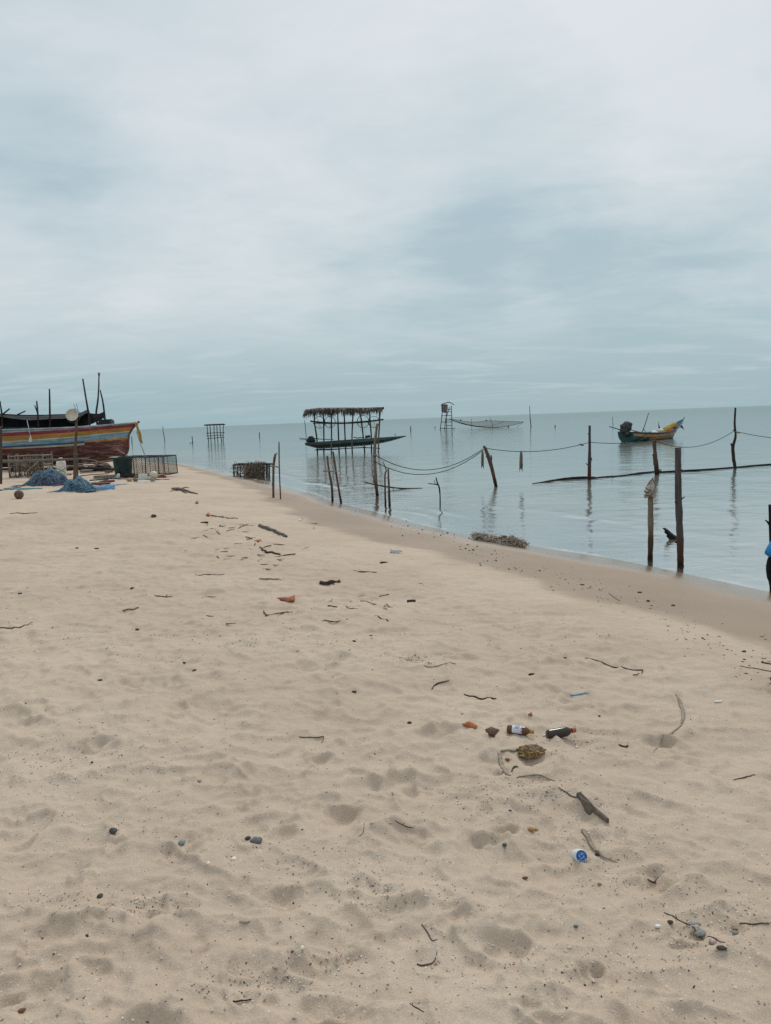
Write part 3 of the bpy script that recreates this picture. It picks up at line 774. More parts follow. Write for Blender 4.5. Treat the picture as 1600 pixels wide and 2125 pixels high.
    for z in (.05, .55, .95):
        for sy in (-1, 1): mb.tube([(c.x - W / 2, Yt + .37 + sy * D / 2, g + H * z), (c.x, Yt + .37 + sy * D / 2, g + H * z + random.uniform(-.03, .03)), (c.x + W / 2, Yt + .37 + sy * D / 2, g + H * z)], .02, 6)
        for sx in (-1, 1): mb.tube([(c.x + sx * W / 2, Yt + .37 - D / 2, g + H * z), (c.x + sx * W / 2, Yt + .37 + D / 2, g + H * z)], .02, 6)
    mb.build('frame', W_DRY, root)
    for i in range(230):
        fx = random.uniform(-.5, .5); sd = random.random(); yy = Yt + .37 + (-D / 2 if sd < .7 else D / 2) + random.uniform(-.02, .02); top = H * random.choice((.8, .95, 1.03)) * random.uniform(.85, 1.05)
        if random.random() < .6: p = [(c.x + fx * W, yy, g), (c.x + fx * W + random.uniform(-.05, .05), yy - random.uniform(0, .03), g + top * .5), (c.x + fx * W + random.uniform(-.1, .1), yy, g + top)]
        else:
            z0 = random.uniform(.05, .95) * H; p = [(c.x + fx * W * .9, yy, g + z0), (c.x + fx * W * .9 + .12, yy - .03, g + z0 - random.uniform(0, .08)), (c.x + fx * W * .9 + .26, yy, g + z0 + random.uniform(-.05, .05))]
        wov[0 if sd < .7 else 1].tube(p, random.uniform(.005, .009), 4, random.choice((0, 0, 1)))
    for q in wov: q.build('wicker_panel', [paint('wicker', (.23, .19, .14), .9, .35, 12), W_DARK], root)
    # white float can behind the rail
    c = atY(127, 968, 26.2); g = height(c.x, 26.2); m = mpp(26.2)
    root = thing('white_can', (c.x, 26.2, g), 'dirty white plastic can behind the rail beneath the boat hull', 'plastic can')
    mb = MB(); z0 = atY(127, 969, 26.2).z
    mb.lathe((c.x, 26.2, g), (0, 0, 1), [(0, .14), (.02, .155), (z0 - g + .08, .155), (z0 - g + .16, .15), (z0 - g + .24, .11), (z0 - g + .27, .05)], 14); mb.build('body', PLASTIC_W, root)
    mb = MB(); mb.tube([(c.x - .1, 26.2, z0 + .2), (c.x - .04, 26.2, z0 + .30), (c.x + .05, 26.2, z0 + .30), (c.x + .1, 26.2, z0 + .2)], .02, 6); mb.build('handle', PLASTIC_W, root)
    # net heaps
    def heap(name, label, px0, px1, base_py, h_px, cols, tail=None, n=520, ex=1.5):
        c = ground((px0 + px1) / 2, base_py); Yh = c.y; m = mpp(Yh); Wd = (px1 - px0) * m / 2; H = h_px * m; De = Wd * .62
        def hz(u, v):
            r2 = math.sqrt((u) ** 2 + v * v); return max(0, (1 - min(1, r2) ** ex)) * (1 + .34 * math.sin(3.1 * u + 1) - .2 * math.cos(5 * v + u * 4) + .16 * math.sin(9 * u + 6 * v)) * .8
        root = thing(name, (c.x, Yh + De, c.z), label, 'fishing net', 'fishing nets heaped on the sand')
        mb = MB(); P = []
        for i in range(15):
            row = []
            for j in range(29):
                a = 2 * math.pi * j / 28; q = i / 14
                u, v = q * math.cos(a), q * math.sin(a)
                row.append(Vector((c.x + u * Wd, Yh + De + v * De, c.z + hz(u, v) * H * .93 - .02 + random.uniform(-.012, .012))))
            P.append(row)
        mb.grid(P); mb.build('mound', cols[0], root)
        sm = MB()
        for k in range(n):
            a = random.uniform(0, 6.28); q = random.random() ** .6 * 1.12; u, v = q * math.cos(a), q * math.sin(a); hd = random.uniform(0, 6.28); p = []
            for s in range(7):
                hd += random.uniform(-.7, .7); u += .07 * math.cos(hd); v += .07 * math.sin(hd)
                p.append(Vector((c.x + u * Wd, Yh + De + v * De, c.z + hz(u, v) * H + .006 + random.uniform(-.004, .018))))
            pur = .75 if hz(u, v) < .45 else .2
            ci = (3 if random.random() < pur * .6 else random.choice((1, 1, 2, 4))) - 1
            sm.tube(p, random.uniform(.003, .0065), 4, ci, False)
        if tail:
            for k in range(70):
                o = random.uniform(-1, 1); p = []
                for j, (x, y) in enumerate(tail):
                    g = ground(x, y + o * 3.2 * (1 - .5 * j / len(tail))); p.append(g + Vector((0, 0, .02 + .05 * random.random() * (1 - abs(o)))))
                sm.tube(smooth_path(p, 3), random.uniform(.006, .014), 4, random.choice((4, 4, 4, 0, 1)), False)
        sm.build('mesh', cols[1:], root)
    NB = paint('net_under', (.05, .075, .11), .95, .4, 12, .01); N1 = paint('net_blue', (.12, .22, .31), .9, .3, 20); N2 = paint('net_teal', (.12, .27, .33), .9, .3, 20); N3 = paint('net_purple', (.16, .07, .13), .9, .3, 20)
    N4 = paint('net_pale', (.27, .38, .44), .9, .3, 20); N5 = paint('net_bright_blue', (.05, .24, .50), .8, .25, 20); N2d = paint('net_under_teal', (.045, .085, .10), .95, .4, 12, .01)
    heap('fishing_net', 'heap of blue and purple fishing net on the sand behind the rail', 32, 136, 1009, 31, [NB, N1, N2, N3, N4, N5], ex=2.3)
    heap('fishing_net', 'smaller teal net heap with a bright blue tail trailing on sand', 108, 192, 1021, 29, [N2d, N1, N2, N1, N4, N5], [(165, 1012), (185, 1015), (205, 1016), (225, 1014), (238, 1013)])
    # tubes and poles on the sand
    def lying(name, label, pts, wpx, mat, cat, lift=.0, n=7, grp=None):
        P = [ground(*p) for p in pts]; Yq = P[0].y; S = smooth_path(P, 5); r = lerp_list([q * mpp(Yq) * .5 for q in wpx], len(S))
        S = [s + Vector((0, 0, r[i] * .85 + lift)) for i, s in enumerate(S)]
        mb = MB(); mb.tube(S, r, n); return tag(mb.build(name, mat), label, cat, grp)
    lying('plastic_tube', 'pale teal tube on the sand running in from the frame edge', [(-12, 1019), (40, 1016), (88, 1014.5)], [3.6, 3.6, 2.6], PVC_T, 'tube', grp='tubes on the sand')
    lying('plastic_tube', 'short dark grey tube on sand above the pale teal one', [(8, 1015), (43, 1012)], [2.2, 2.2], paint('grey_tube', (.10, .115, .11), .6, .2, 8), 'tube', grp='tubes on the sand')
    lying('plastic_tube', 'long pale blue tube on sand from net tail to floats', [(186, 1011), (250, 1006), (322, 1000)], [2.6, 2.4, 2.2], PVC_B, 'tube', grp='tubes on the sand')
    lying('plastic_tube', 'second blue tube lying behind the long pale blue one', [(205, 996), (262, 996), (318, 994)], [2.0, 2.0, 1.8], PVC_T, 'tube', grp='tubes on the sand')
    lying('wooden_pole', 'dark pole on the sand under scattered junk before the cage', [(186, 998), (240, 994), (300, 991)], [2.6, 2.6, 2], W_BLACK, 'pole', grp='poles lying by the striped boat')
    lying('wooden_pole', 'reddish pole on the sand reaching past the cage corner', [(300, 995), (330, 996), (352, 995)], [2, 1.8, 1.4], paint('red_pole', (.17, .06, .045), .8, .3, 12), 'pole', grp='poles lying by the striped boat')
    def junk(name, label, cat, x, y, size, mat, shape='blob', rot=0, seed=1):
        g = ground(x, y); m = mpp(g.y); s = [q * m / 2 for q in size]; mb = MB(); R3 = Matrix.Rotation(rot, 3, 'Y') @ Matrix.Rotation(rot * .7, 3, 'Z')
        if shape == 'blob': mb.blob(g + Vector((0, 0, s[2] * .9)), s, R3, 0, 14, 9, .05, seed)
        elif shape == 'rock': mb.blob(g + Vector((0, 0, s[2] * .6)), s, R3, 0, 10, 7, .22, seed)
        elif shape == 'box': mb.box(g + Vector((0, 0, s[2])), [2 * q for q in s], R3 if rot else None, 0, .94)
        elif shape == 'ball':
            mb.blob(g + Vector((0, 0, s[2] * .93)), s, None, 0, 20, 14, .0, seed); mb.lathe(g + Vector((s[0] * .55, -s[1] * .6, s[2] * 1.2)), (.55, -.6, .35), [(0, s[0] * .25), (s[0] * .22, s[0] * .2), (s[0] * .3, s[0] * .12)], 8)
        return tag(mb.build(name, mat, None, None, shape != 'box'), label, cat)
    junk('ball_float', 'brown ball float alone on the sand below the teal tube', 'float', 40, 1035, (19, 19, 19), paint('brown_ball', (.135, .085, .062), .8, .35, 9, .006), 'ball')
    junk('ball_float', 'cream white ball float on sand before the net cage', 'float', 319.5, 993, (16, 16, 16), paint('cream_ball', (.60, .52, .40), .5, .12, 8), 'ball')
    junk('stone_float', 'tan oval float on sand below the cage', 'float', 269, 999, (13, 10, 8), paint('tan_float', (.42, .29, .19), .8, .2, 12), 'blob', 0, 3)
    junk('stone_float', 'grey brown oval float next to the tan one', 'float', 281.5, 999, (11, 9, 8), paint('taupe_float', (.21, .16, .12), .8, .25, 12), 'blob', 0, 4)
    junk('stone_float', 'grey oval float on sand under the cream ball', 'float', 317, 998.5, (11, 8, 6), paint('grey_float', (.22, .25, .25), .8, .2, 12), 'blob', 0, 5)
    o = junk('plastic_jug', 'small white plastic jug lying by the cage corner', 'jug', 297, 993, (16, 12, 9.5), PLASTIC_W, 'box')
    junk('plastic_crate', 'flat black plastic tray beneath the front of the cage', 'tray', 262, 989, (30, 22, 6), BLACK, 'box')
    junk('foam_scrap', 'jagged scrap of white foam among junk before the cage', 'foam scrap', 245, 991, (7, 5, 12), CLOTH_W, 'rock', .5, 6)
    junk('wood_box', 'low dark wooden box with pale boards before the cage', 'box', 217, 993, (40, 20, 7), wood('pale_crate', (.20, .19, .16)), 'box')
    junk('cloth_scrap', 'flattened dark red cloth on the sand before the cage', 'cloth', 222, 1000, (34, 14, 5), paint('red_cloth', (.15, .035, .035), .95, .4, 14, .01), 'rock', 0, 7)
    junk('cloth_scrap', 'dark red rag at the far corner of the cage', 'cloth', 336, 991, (20, 12, 5), paint('red_cloth2', (.16, .045, .04), .95, .4, 14, .01), 'rock', 0, 8)
    junk('rope_pile', 'low tangled pile of grey brown rope before the junk', 'rope pile', 205, 1005, (60, 24, 6), paint('rope_pile', (.16, .135, .11), .95, .5, 26, .02), 'rock', 0, 9)
    junk('cloth_scrap', 'pinkish plastic sheet lying between net heaps and basket post', 'sheet', 138, 986, (26, 18, 6), paint('pink_sheet', (.36, .24, .20), .8, .35, 10, .01), 'rock', 0, 10)
    junk('net_bundle', 'dark green bundle of netting behind the two net heaps', 'net bundle', 131, 995, (14, 12, 11), paint('green_bundle', (.03, .085, .085), .9, .3, 20, .01), 'rock', 0, 11)
    for i, (x, y, sx, sz) in enumerate(((226, 981, 18, 7), (180, 979, 30, 5), (190, 972, 20, 6))):
        junk('log_end', ['grey brown stump lying near the pole stack ends', 'low pale log on sand right of the basket post', 'short log tucked beneath the pole stack'][i], 'log', x, y, (sx, 14, sz), [W_BROWN, W_DRY, W_DRY][i], 'rock', 0, 20 + i)
    # loose sticks leaning among the nets
    for i, (a, b, Yp, w) in enumerate((((56, 978), (80, 958), 25.0, 3), ((90, 960), (134, 980), 25.2, 2.2), ((108, 986), (142, 969), 25.5, 2.2), ((98, 972), (118, 986), 25.3, 1.6))):
        mb = MB(); limb(mb, [a, b], Yp, [w, w * .8], 3, 6)
        tag(mb.build('wooden_pole', W_DRY), ['stick leaning against the wicker trap', 'stick sloping down from the wicker trap to the sheet', 'stick rising from the net heap towards the basket post', 'thin stick over the blue and purple net heap'][i], 'pole', 'poles lying by the striped boat')
    # net cage
    Yc = ground(296, 990).y; m = mpp(Yc)
    A = {k: v for k, v in (('fl', atY(250, 989, Yc)), ('fr', atY(343, 990, Yc)), ('tl', atY(246, 949, Yc)), ('tr', atY(339, 947.5, Yc)))}
    g = height(A['fl'].x, Yc); dv = Vector((.18, .95, 0))
    A['fl'].z = A['fr'].z = g
    root = thing('net_cage', (A['fl'] + A['fr']) / 2, 'large box shaped fish cage of dark netting on a thin frame', 'fish trap')
    fm = MB(); nm = MB()
    def bil(a, b, c, d, u, v): return a.lerp(b, u).lerp(d.lerp(c, u), v)
    ct = [A['fl'], A['fr'], A['tr'], A['tl']]; cb = [p + dv for p in ct]
    for q in (ct, cb):
        for i in range(4): fm.tube([q[i], q[(i + 1) % 4]], .018, 6)
        for u in (.2, .38, .57, .68, .8): fm.tube([q[0].lerp(q[1], u), q[3].lerp(q[2], u) + Vector((random.uniform(-.05, .05), 0, 0))], .009 if u != .57 else .02, 5)
    for i in range(4): fm.tube([ct[i], cb[i]], .016, 6)
    for u in (.3, .6): fm.tube([ct[3].lerp(ct[2], u), cb[3].lerp(cb[2], u)], .014, 5)
    fm.build('frame', W_DARK, root)
    uvs = []
    def netface(a, b, c, d, w_, h_, nu=14, nv=7, sag=.03):
        P = [[bil(a, b, c, d, j / nu, i / nv) + Vector((0, 0, -sag * math.sin(math.pi * i / nv) * math.sin(math.pi * j / nu) + random.uniform(-.008, .008))) for j in range(nu + 1)] for i in range(nv + 1)]
        nm.grid(P)
        for i in range(nv):
            for j in range(nu): uvs.extend([(w_ * j / nu, h_ * i / nv), (w_ * (j + 1) / nu, h_ * i / nv), (w_ * (j + 1) / nu, h_ * (i + 1) / nv), (w_ * j / nu, h_ * (i + 1) / nv)])
    netface(ct[0], ct[1], ct[2], ct[3], 1.5, .65); netface(cb[0], cb[1], cb[2], cb[3], 1.5, .65); netface(ct[3], ct[2], cb[2], cb[3], 1.5, .95, sag=.07); netface(ct[0], cb[0], cb[3], ct[3], .95, .65); netface(ct[1], cb[1], cb[2], ct[2], .95, .65)
    o = nm.build('netting', net_material('cage_net', (.034, .050, .050), 22, .17), root)
    ul = o.data.uv_layers.new(name='UVMap'); ul.data.foreach_set('uv', [q for p in uvs for q in p])
    # green bundle and board behind the cage
    c = atY(254, 979, Yc + .5); gz = height(c.x, Yc + .5); mm = mpp(Yc + .5)
    root = thing('green_bin', (c.x, Yc + .5, gz), 'dark green plastic bin standing partly behind the net cage', 'bin')
    mb = MB(); mb.lathe((c.x, Yc + .6, gz), (0, 0, 1), [(0, .26), (.03, .28), (.3, .31), (.60, .33), (.62, .35), (.645, .35), (.645, .31), (.55, .30)], 16); mb.build('tub', paint('bin_green', (.014, .048, .040), .6, .4, 6, .01), root)
    mb = MB(); mb.box((c.x - .02, Yc + .6, gz + .66), (.72, .6, .02), Matrix.Rotation(R(3), 3, 'Y')); mb.build('lid', paint('bin_lid', (.22, .28, .27), .6, .2, 8), root, smooth=False)
    mb = MB(); p = atY(254, 939, Yc + .55); mb.box(p, (.34, .42, .03), Matrix.Rotation(R(33), 3, 'Y') @ Matrix.Rotation(R(-12), 3, 'X'))
    tag(mb.build('wooden_board', wood('pinkish_board', (.36, .27, .22)), None, None, False), 'pale pinkish board tilted on top of the green bin', 'board')
    g = ground(241, 965); junk('ball_float', 'small pale ball hanging at the side of the green bin', 'float', 241, 981, (5, 5, 5), SHELL_W, 'ball')
build_gear()
# ------------------------------------------------------------------ things standing in the sea and along the waterline
def build_stakes():
    # the two nearest posts
    stake('mooring_post', 'tall thick dark grey post in the shallows, thickest of all', 'post', [(1411.5, 1174), (1410.5, 1120), (1409, 1050), (1407.5, 990), (1407, 929)], [13, 14.5, 14, 13, 12.5], 'sea', W_GREY,
          [([(1412, 1037), (1417, 1034), (1421, 1031)], [4, 2.6, 1.8])], [(1414.5, 976, 2.6), (1402.5, 1042, 2.6), (1416, 1105, 3), (1402, 1125, 2.4), (1415.5, 1062, 2)], n=14, k=6)
    o, Y = stake('mooring_post', 'pale brown post with a dirty rag tied over its top', 'post', [(1349.5, 1160), (1349.5, 1110), (1350.5, 1060), (1351, 1020), (1350, 1004)], [11, 11, 11, 10.5, 9.5], 'sea', W_PALE,
          [([(1342, 1008), (1353, 993), (1355, 991)], [2, 2.4, 2]), ([(1354, 992), (1361, 1009)], [2.6, 2.6])], [(1355, 1081, 1.8), (1345.5, 1132, 1.6)], n=12, k=6)
    mb = MB(); c0 = atY(1350.5, 1000, Y); mm = mpp(Y); rg = random.Random(12)
    for k, (y0, y1, r0, r1, dx) in enumerate(((996, 1012, 2.5, 7.5, 2.5), (1004, 1021, 5.5, 11, -1.5), (1013, 1031, 6.2, 10, -3))):
        P = []
        for i in range(8):
            v = i / 7; row = []
            for j in range(25):
                th = 2 * math.pi * j / 24; fold = 1 + .20 * v * math.sin(5 * th + k * 2.1) + .11 * math.sin(9 * th + 3 * v + k)
                r = (r0 + (r1 - r0) * v ** .7) * fold; p = atY(1350.5 + dx * v, y0 + (y1 - y0) * v + 2.2 * v * math.sin(3 * th + k * 1.7), Y)
                row.append(Vector((p.x + r * mm * math.cos(th), Y + r * mm * .85 * math.sin(th), p.z)))
            P.append(row)
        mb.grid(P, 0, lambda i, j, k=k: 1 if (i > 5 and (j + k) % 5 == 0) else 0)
    for (p, q) in (((1338, 1011), (1352, 1017)), ((1337, 1019), (1349, 1020)), ((1338, 1027), (1354, 1025))):
        limb(mb, [p, ((p[0] + q[0]) / 2, (p[1] + q[1]) / 2 + 2.5), q], Y - .085, [1.6, 2.2, 1.4], 3, 6, mi=1)
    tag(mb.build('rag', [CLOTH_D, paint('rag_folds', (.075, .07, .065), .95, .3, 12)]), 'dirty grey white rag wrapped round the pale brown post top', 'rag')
    # broken black plank
    mb = MB(); Yb = atz(1392, 1120, ZSEA).y
    out = [(1374.5, 1096), (1379, 1098), (1384, 1101.5), (1390, 1107), (1397, 1112), (1406, 1117.5), (1404, 1121), (1390, 1121), (1382.5, 1113), (1384, 1110), (1378.5, 1105), (1379, 1101)]
    F = [atY(x, y, Yb) for x, y in out]; B = [p + Vector((.05, .05, 0)) for p in F]; n = len(F)
    mb.add(F + B, [tuple(range(n - 1, -1, -1)), tuple(range(n, 2 * n))] + [(i, (i + 1) % n, n + (i + 1) % n, n + i) for i in range(n)])
    tag(mb.build('broken_plank', W_BLACK, None, None, False), 'jagged black plank poking up out of the water beside the thick post', 'plank')
    # line of posts carrying the rope
    stake('mooring_post', 'thick leaning pale brown post tied with two ropes', 'post', [(783, 1029), (780, 1000), (777.5, 950), (778.5, 915), (783, 879)], [6.5, 7, 7, 6.2, 4.6], 'sea', W_PALE, [([(776.5, 1003), (774, 985), (772, 974)], [2.4, 2, 1.6])], [(777.5, 945, 4.2), (777, 957, 3.6)])
    stake('mooring_post', 'leaning split topped post with rope loops and rag strings on its head', 'post', [(1029.5, 1010), (1024, 985), (1016, 955), (1006, 928)], [7, 7.2, 8.6, 6], 'sea', W_BROWN, [([(1019, 965), (1020, 950), (1018.5, 944)], [4, 3, 2]), ([(1011, 949), (1008.5, 947)], [2.6, 2])], [(1004.5, 927, 2.6), (1008, 931, 3)])
    stake('mooring_post', 'slim upright grey post rising from the floating log line', 'post', [(1223, 995), (1223, 970), (1223.5, 930), (1224, 883)], [8, 7.5, 5.8, 5], 'sea', W_GREY, [([(1224, 962), (1227, 953), (1227.5, 950)], [3.4, 2.6, 1.6]), ([(1222, 967), (1216, 961)], [2.6, 1.6])], [(1221.6, 900, 1.8)])
    stake('mooring_post', 'short post with broken fork halfway along the floating log line', 'post', [(1364, 984), (1361, 960), (1359.5, 935), (1358, 913.5)], [10, 8.6, 7.4, 7.4], 'sea', W_BROWN, [([(1358, 965), (1356, 950), (1354.5, 942)], [3.4, 2.4, 1.8])])
    stake('mooring_post', 'crooked dark forked post at the far end of the rope', 'post', [(1526, 973), (1522.5, 945), (1521.5, 928), (1526, 905), (1524.5, 880), (1526, 846)], [6, 6.4, 6.5, 4.4, 4.2, 3.6], 'sea', W_DARK, [([(1522, 933), (1517, 920)], [4.4, 3]), ([(1521, 958), (1518.5, 940)], [3, 2])], [(1524, 893, 2.6)])
    # stakes near the beach
    def pair(name, label, a, wa, b, wb, bar, wbar, on, extra=(), mat=W_BROWN):
        Y1 = base_of(*a[0], on).y; Y2 = base_of(*b[0], on).y; g = base_of(*a[0], on)
        root = thing(name, g, label, 'stakes', 'pairs of stakes along the waterline')
        stake('stake', '', '', a, wa, on, mat, extra, parent=root); stake('stake', '', '', b, wb, on, mat, (), parent=root)
        mb = MB(); p, q = atY(bar[0][0], bar[0][1], Y1 - .06), atY(bar[1][0], bar[1][1], Y2 - .06); mb.tube([p, p.lerp(q, .5) + Vector((0, 0, .01)), q], wbar * mpp(Y1) * .5, 6)
        mb.build('crossbar', W_DRY, root)
    pair('stake_pair', 'pair of tall stakes with a high crossbar on the sand', [(567.5, 1033), (567, 1000), (567.5, 970), (570, 950), (572, 942)], [4.6, 5, 5.2, 5.4, 4], [(582.5, 1036), (580.5, 1000), (579.5, 960), (578.8, 917)], [2.8, 3, 2.8, 2.6], ((561, 967.5), (580, 970)), 3, 'ground', [([(571.5, 943), (575.5, 940)], [2.6, 1.8])])
    pair('stake_pair', 'pair of leaning stakes with a short crossbar at the water edge', [(690, 1043), (688.5, 1010), (684, 985), (681, 965), (679, 946)], [4.6, 5, 5, 4.6, 4.2], [(708, 1045), (702, 1010), (695, 965), (691, 937)], [4.6, 4.6, 4.2, 4], ((671, 977.5), (697, 979)), 3, 'sea')
    pair('stake_pair', 'pair of short close set stakes with a branch angling off the top', [(800, 1049), (799, 1010), (799, 985), (802, 976)], [4, 3.6, 3.2, 2.8], [(808.5, 1049.5), (807, 1010), (805.5, 972)], [5.6, 4.6, 3.8], ((796, 991), (806, 993)), 2.4, 'sea', [([(802, 977), (798, 966), (794, 957)], [2.6, 2.2, 1.6])])
    stake('forked_stake', 'small black forked stake alone in the shallows', 'stake', [(913.5, 1052), (913.3, 1030), (911.5, 1012), (907.5, 1002), (905, 991)], [2.8, 2.6, 3.4, 3, 2.4], 'sea', W_BLACK, [([(909, 1006), (898, 1004.5), (888, 1003.5)], [2.6, 2.2, 1.4]), ([(903, 1004), (901, 996)], [1.4, 1])])
    # floating branch and log line
    def floatlog(name, label, pts, w, br=(), lift=.0):
        mb = MB(); P = [atz(x, y, ZSEA) for x, y in pts]; S = smooth_path(P, 6); r = lerp_list(w, len(S)); r = [q * mpp(s.y) * .5 for q, s in zip(r, S)]
        S = [s + Vector((0, 0, lift + .3 * q)) for s, q in zip(S, r)]
        mb.tube(S, r, 8, 0, True, .1)
        for b in br:
            Yb = atz(b[0][0], b[0][1], ZSEA).y; limb(mb, b, Yb, [2.4, 1.8, 1.2][:len(b)], 3, 5)
        return tag(mb.build(name, W_BLACK), label, 'branch' if 'branch' in name else 'log', 'logs afloat along the rope line' if name == 'floating_log' else None)
    mb = MB(); Yf = 22.6
    limb(mb, [(755, 1000), (775, 1005), (805, 1010.5), (835, 1013.5), (877, 1013)], Yf, [2, 2.8, 3, 3, 1.4], 5, 7); limb(mb, [(832, 1013), (858, 1018), (812, 1022)][:2], Yf, [1.6, 1], 3, 5); limb(mb, [(818, 1012), (814, 1016.5)], Yf, [1.6, 1], 2, 5)
    tag(mb.build('drift_branch', W_BLACK), 'long thin black branch caught across the leaning stakes', 'branch')
    floatlog('floating_log', 'thick black log tapering to a point at the near end of the log line', [(1104, 1004), (1135, 1000), (1170, 995.5), (1205, 993), (1235, 992)], [1, 4, 6.5, 7, 5])
    floatlog('floating_log', 'knotty middle log of the line between the slim and short posts', [(1228, 993), (1255, 990), (1290, 988), (1325, 983.5), (1372, 978)], [3, 3, 3.4, 5, 3], [[(1275, 990), (1268, 987)], [(1355, 979), (1372, 974)]])
    floatlog('floating_log', 'long straight dark log running past the crooked post to the frame edge', [(1366, 981), (1420, 978), (1480, 974.5), (1540, 970), (1660, 960)], [4.5, 4.6, 4.6, 5, 5.4])
    # far stakes
    for pts, w, lab in (([(342, 915), (340.5, 905), (338.5, 895), (338, 884)], [1.6, 1.6, 1.4, 1], 'thin crooked stick in the far sea beyond the striped boat bow'), ([(400, 920), (398.5, 905)], [2, 1.6], 'short stub of a stick between crooked stick and open rack'),
                        ([(538.8, 909), (538.3, 897)], [1.8, 1.6], 'short stick between the open rack and the thatched shelter'), ([(635.5, 905), (633.5, 885), (632, 872)], [1.5, 1.4, 1], 'thin tall stick just beyond the green boat engine'),
                        ([(852.5, 896), (852.3, 884)], [2, 1.6], 'short stick between thatched shelter and watchtower'), ([(1102, 886), (1100, 865), (1099, 842)], [2.2, 1.6, 1], 'tall thin stick standing beyond the lift net tip'),
                        ([(1152, 887), (1152, 882)], [2, 2], 'tiny stub of a stick beyond the rope tassel'), ([(1272, 882), (1271.5, 872), (1270.5, 865)], [1.2, 1, .8], 'faint thin stick close to the yellow boat stern'),
                        ([(903, 888.5), (902.8, 885)], [1.6, 1.4], 'tiny dark stub beside the watchtower foot'), ([(274, 921), (273.5, 906)], [1.8, 1.6], 'short stick in the sea under the boat stem overhang')):
        stake('sea_stick', lab, 'stick', pts, w, 'sea', W_DARK, n=5, k=3, group='sticks far out in the sea')
    mb = MB(); limb(mb, [(393, 919.5), (399, 918.5)], atz(400, 920, ZSEA).y, [1.4, 1], 2, 4); tag(mb.build('drift_wood', W_BLACK), 'scrap of drift wood at the foot of a short stick', 'driftwood')
    # dark stake half hidden by the person
    stake('mooring_post', 'dark knotted stake in the water behind the person in blue', 'post', [(1601, 1222), (1600, 1150), (1598.5, 1090), (1598, 1047)], [8, 7.5, 7, 5.5], 'sea', W_BLACK, [([(1598, 1089), (1592, 1083), (1590, 1080)], [5, 4, 3])])
build_stakes()

def build_ropes():
    def rope(name, label, a, b, mid, r=.012, Ys=None, n=22, mat=ROPE, over=0):
        mb = MB(); Y1, Y2 = Ys; P = []
        for i in range(n + 1):
            t = i / n; k = 4 * t * (1 - t)
            x = a[0] + (b[0] - a[0]) * t; y = a[1] + (b[1] - a[1]) * t + (mid - (a[1] + b[1]) / 2) * k
            P.append(atY(x, y, 1 / ((1 - t) / Y1 + t / Y2)))
        mb.tube(P, r, 6); return mb
    Y = [atz(x, y, ZSEA).y for x, y in ((783, 1029), (1029.5, 1010), (1223, 995), (1364, 984), (1526, 973))]
    def put(mb, label): tag(mb.build('mooring_rope', ROPE_D), label, 'rope', 'ropes slung between the posts')
    put(rope('', '', (780, 945), (1003, 931), 975, .011, (Y[0] - .1, Y[1])), 'upper of two ropes sagging from the two-rope post to the split topped post')
    put(rope('', '', (777, 957), (1004, 933), 984, .011, (Y[0] - .1, Y[1] - .06)), 'lower of two ropes sagging from the two-rope post to the split topped post')
    put(rope('', '', (1008, 930), (1223, 918), 936.5, .010, (Y[1], Y[2] - .07)), 'rope with rag tassel between the split topped post and slim post')
    put(rope('', '', (1223, 917.5), (1359, 914), 920, .010, (Y[2] - .07, Y[3] - .06)), 'short rope across before the yellow boat to the short post')
    put(rope('', '', (1359, 914), (1525, 893), 927, .010, (Y[3] - .06, Y[4] - .06)), 'sagging rope from the short post up to the crooked dark post')
    put(rope('', '', (1526, 895), (1690, 910), 909, .010, (Y[4] - .06, 27.5)), 'rope from the crooked dark post running out past the frame edge')
    def tassel(label, x, y0, y1, Yt, w, mat):
        mb = MB()
        for k in range(16):
            o = random.uniform(-.5, .5) * w; L_ = random.uniform(.55, 1) * (y1 - y0)
            P = [atY(x + o * .25, y0, Yt), atY(x + o * .6 + random.uniform(-.5, .5), y0 + L_ * .4, Yt + random.uniform(-.03, .03)), atY(x + o + random.uniform(-.6, .6), y0 + L_, Yt + random.uniform(-.03, .03))]
            mb.tube(smooth_path(P, 3), [.016, .02, .022, .02, .018, .014, .006], 5)
        tag(mb.build('rag_tassel', mat), label, 'rag')
    tassel('frayed brown rag tassel hanging midway on the sagging rope', 1081.5, 936, 979, Y[1] + .35, 6, paint('tassel_tan', (.20, .165, .13), .95, .35, 20))
    tassel('frayed string tassel hanging off the head of the split topped post', 1001.5, 936, 976, Y[1] - .08, 4.5, paint('tassel_tan2', (.17, .13, .10), .95, .35, 20))
    for (x, y, Yk, lab) in ((1206, 922.5, Y[2] - .05, 'scrap of pale cloth knotted on the rope near the slim post'), (1531, 897, Y[4] - .1, 'scrap of pale cloth knotted on the crooked dark post')):
        mb = MB(); mb.blob(atY(x, y, Yk), (.07, .04, .035), Matrix.Rotation(.4, 3, 'Y'), 0, 8, 6, .3, 4); tag(mb.build('rope_rag', CLOTH_D), lab, 'rag')
build_ropes()

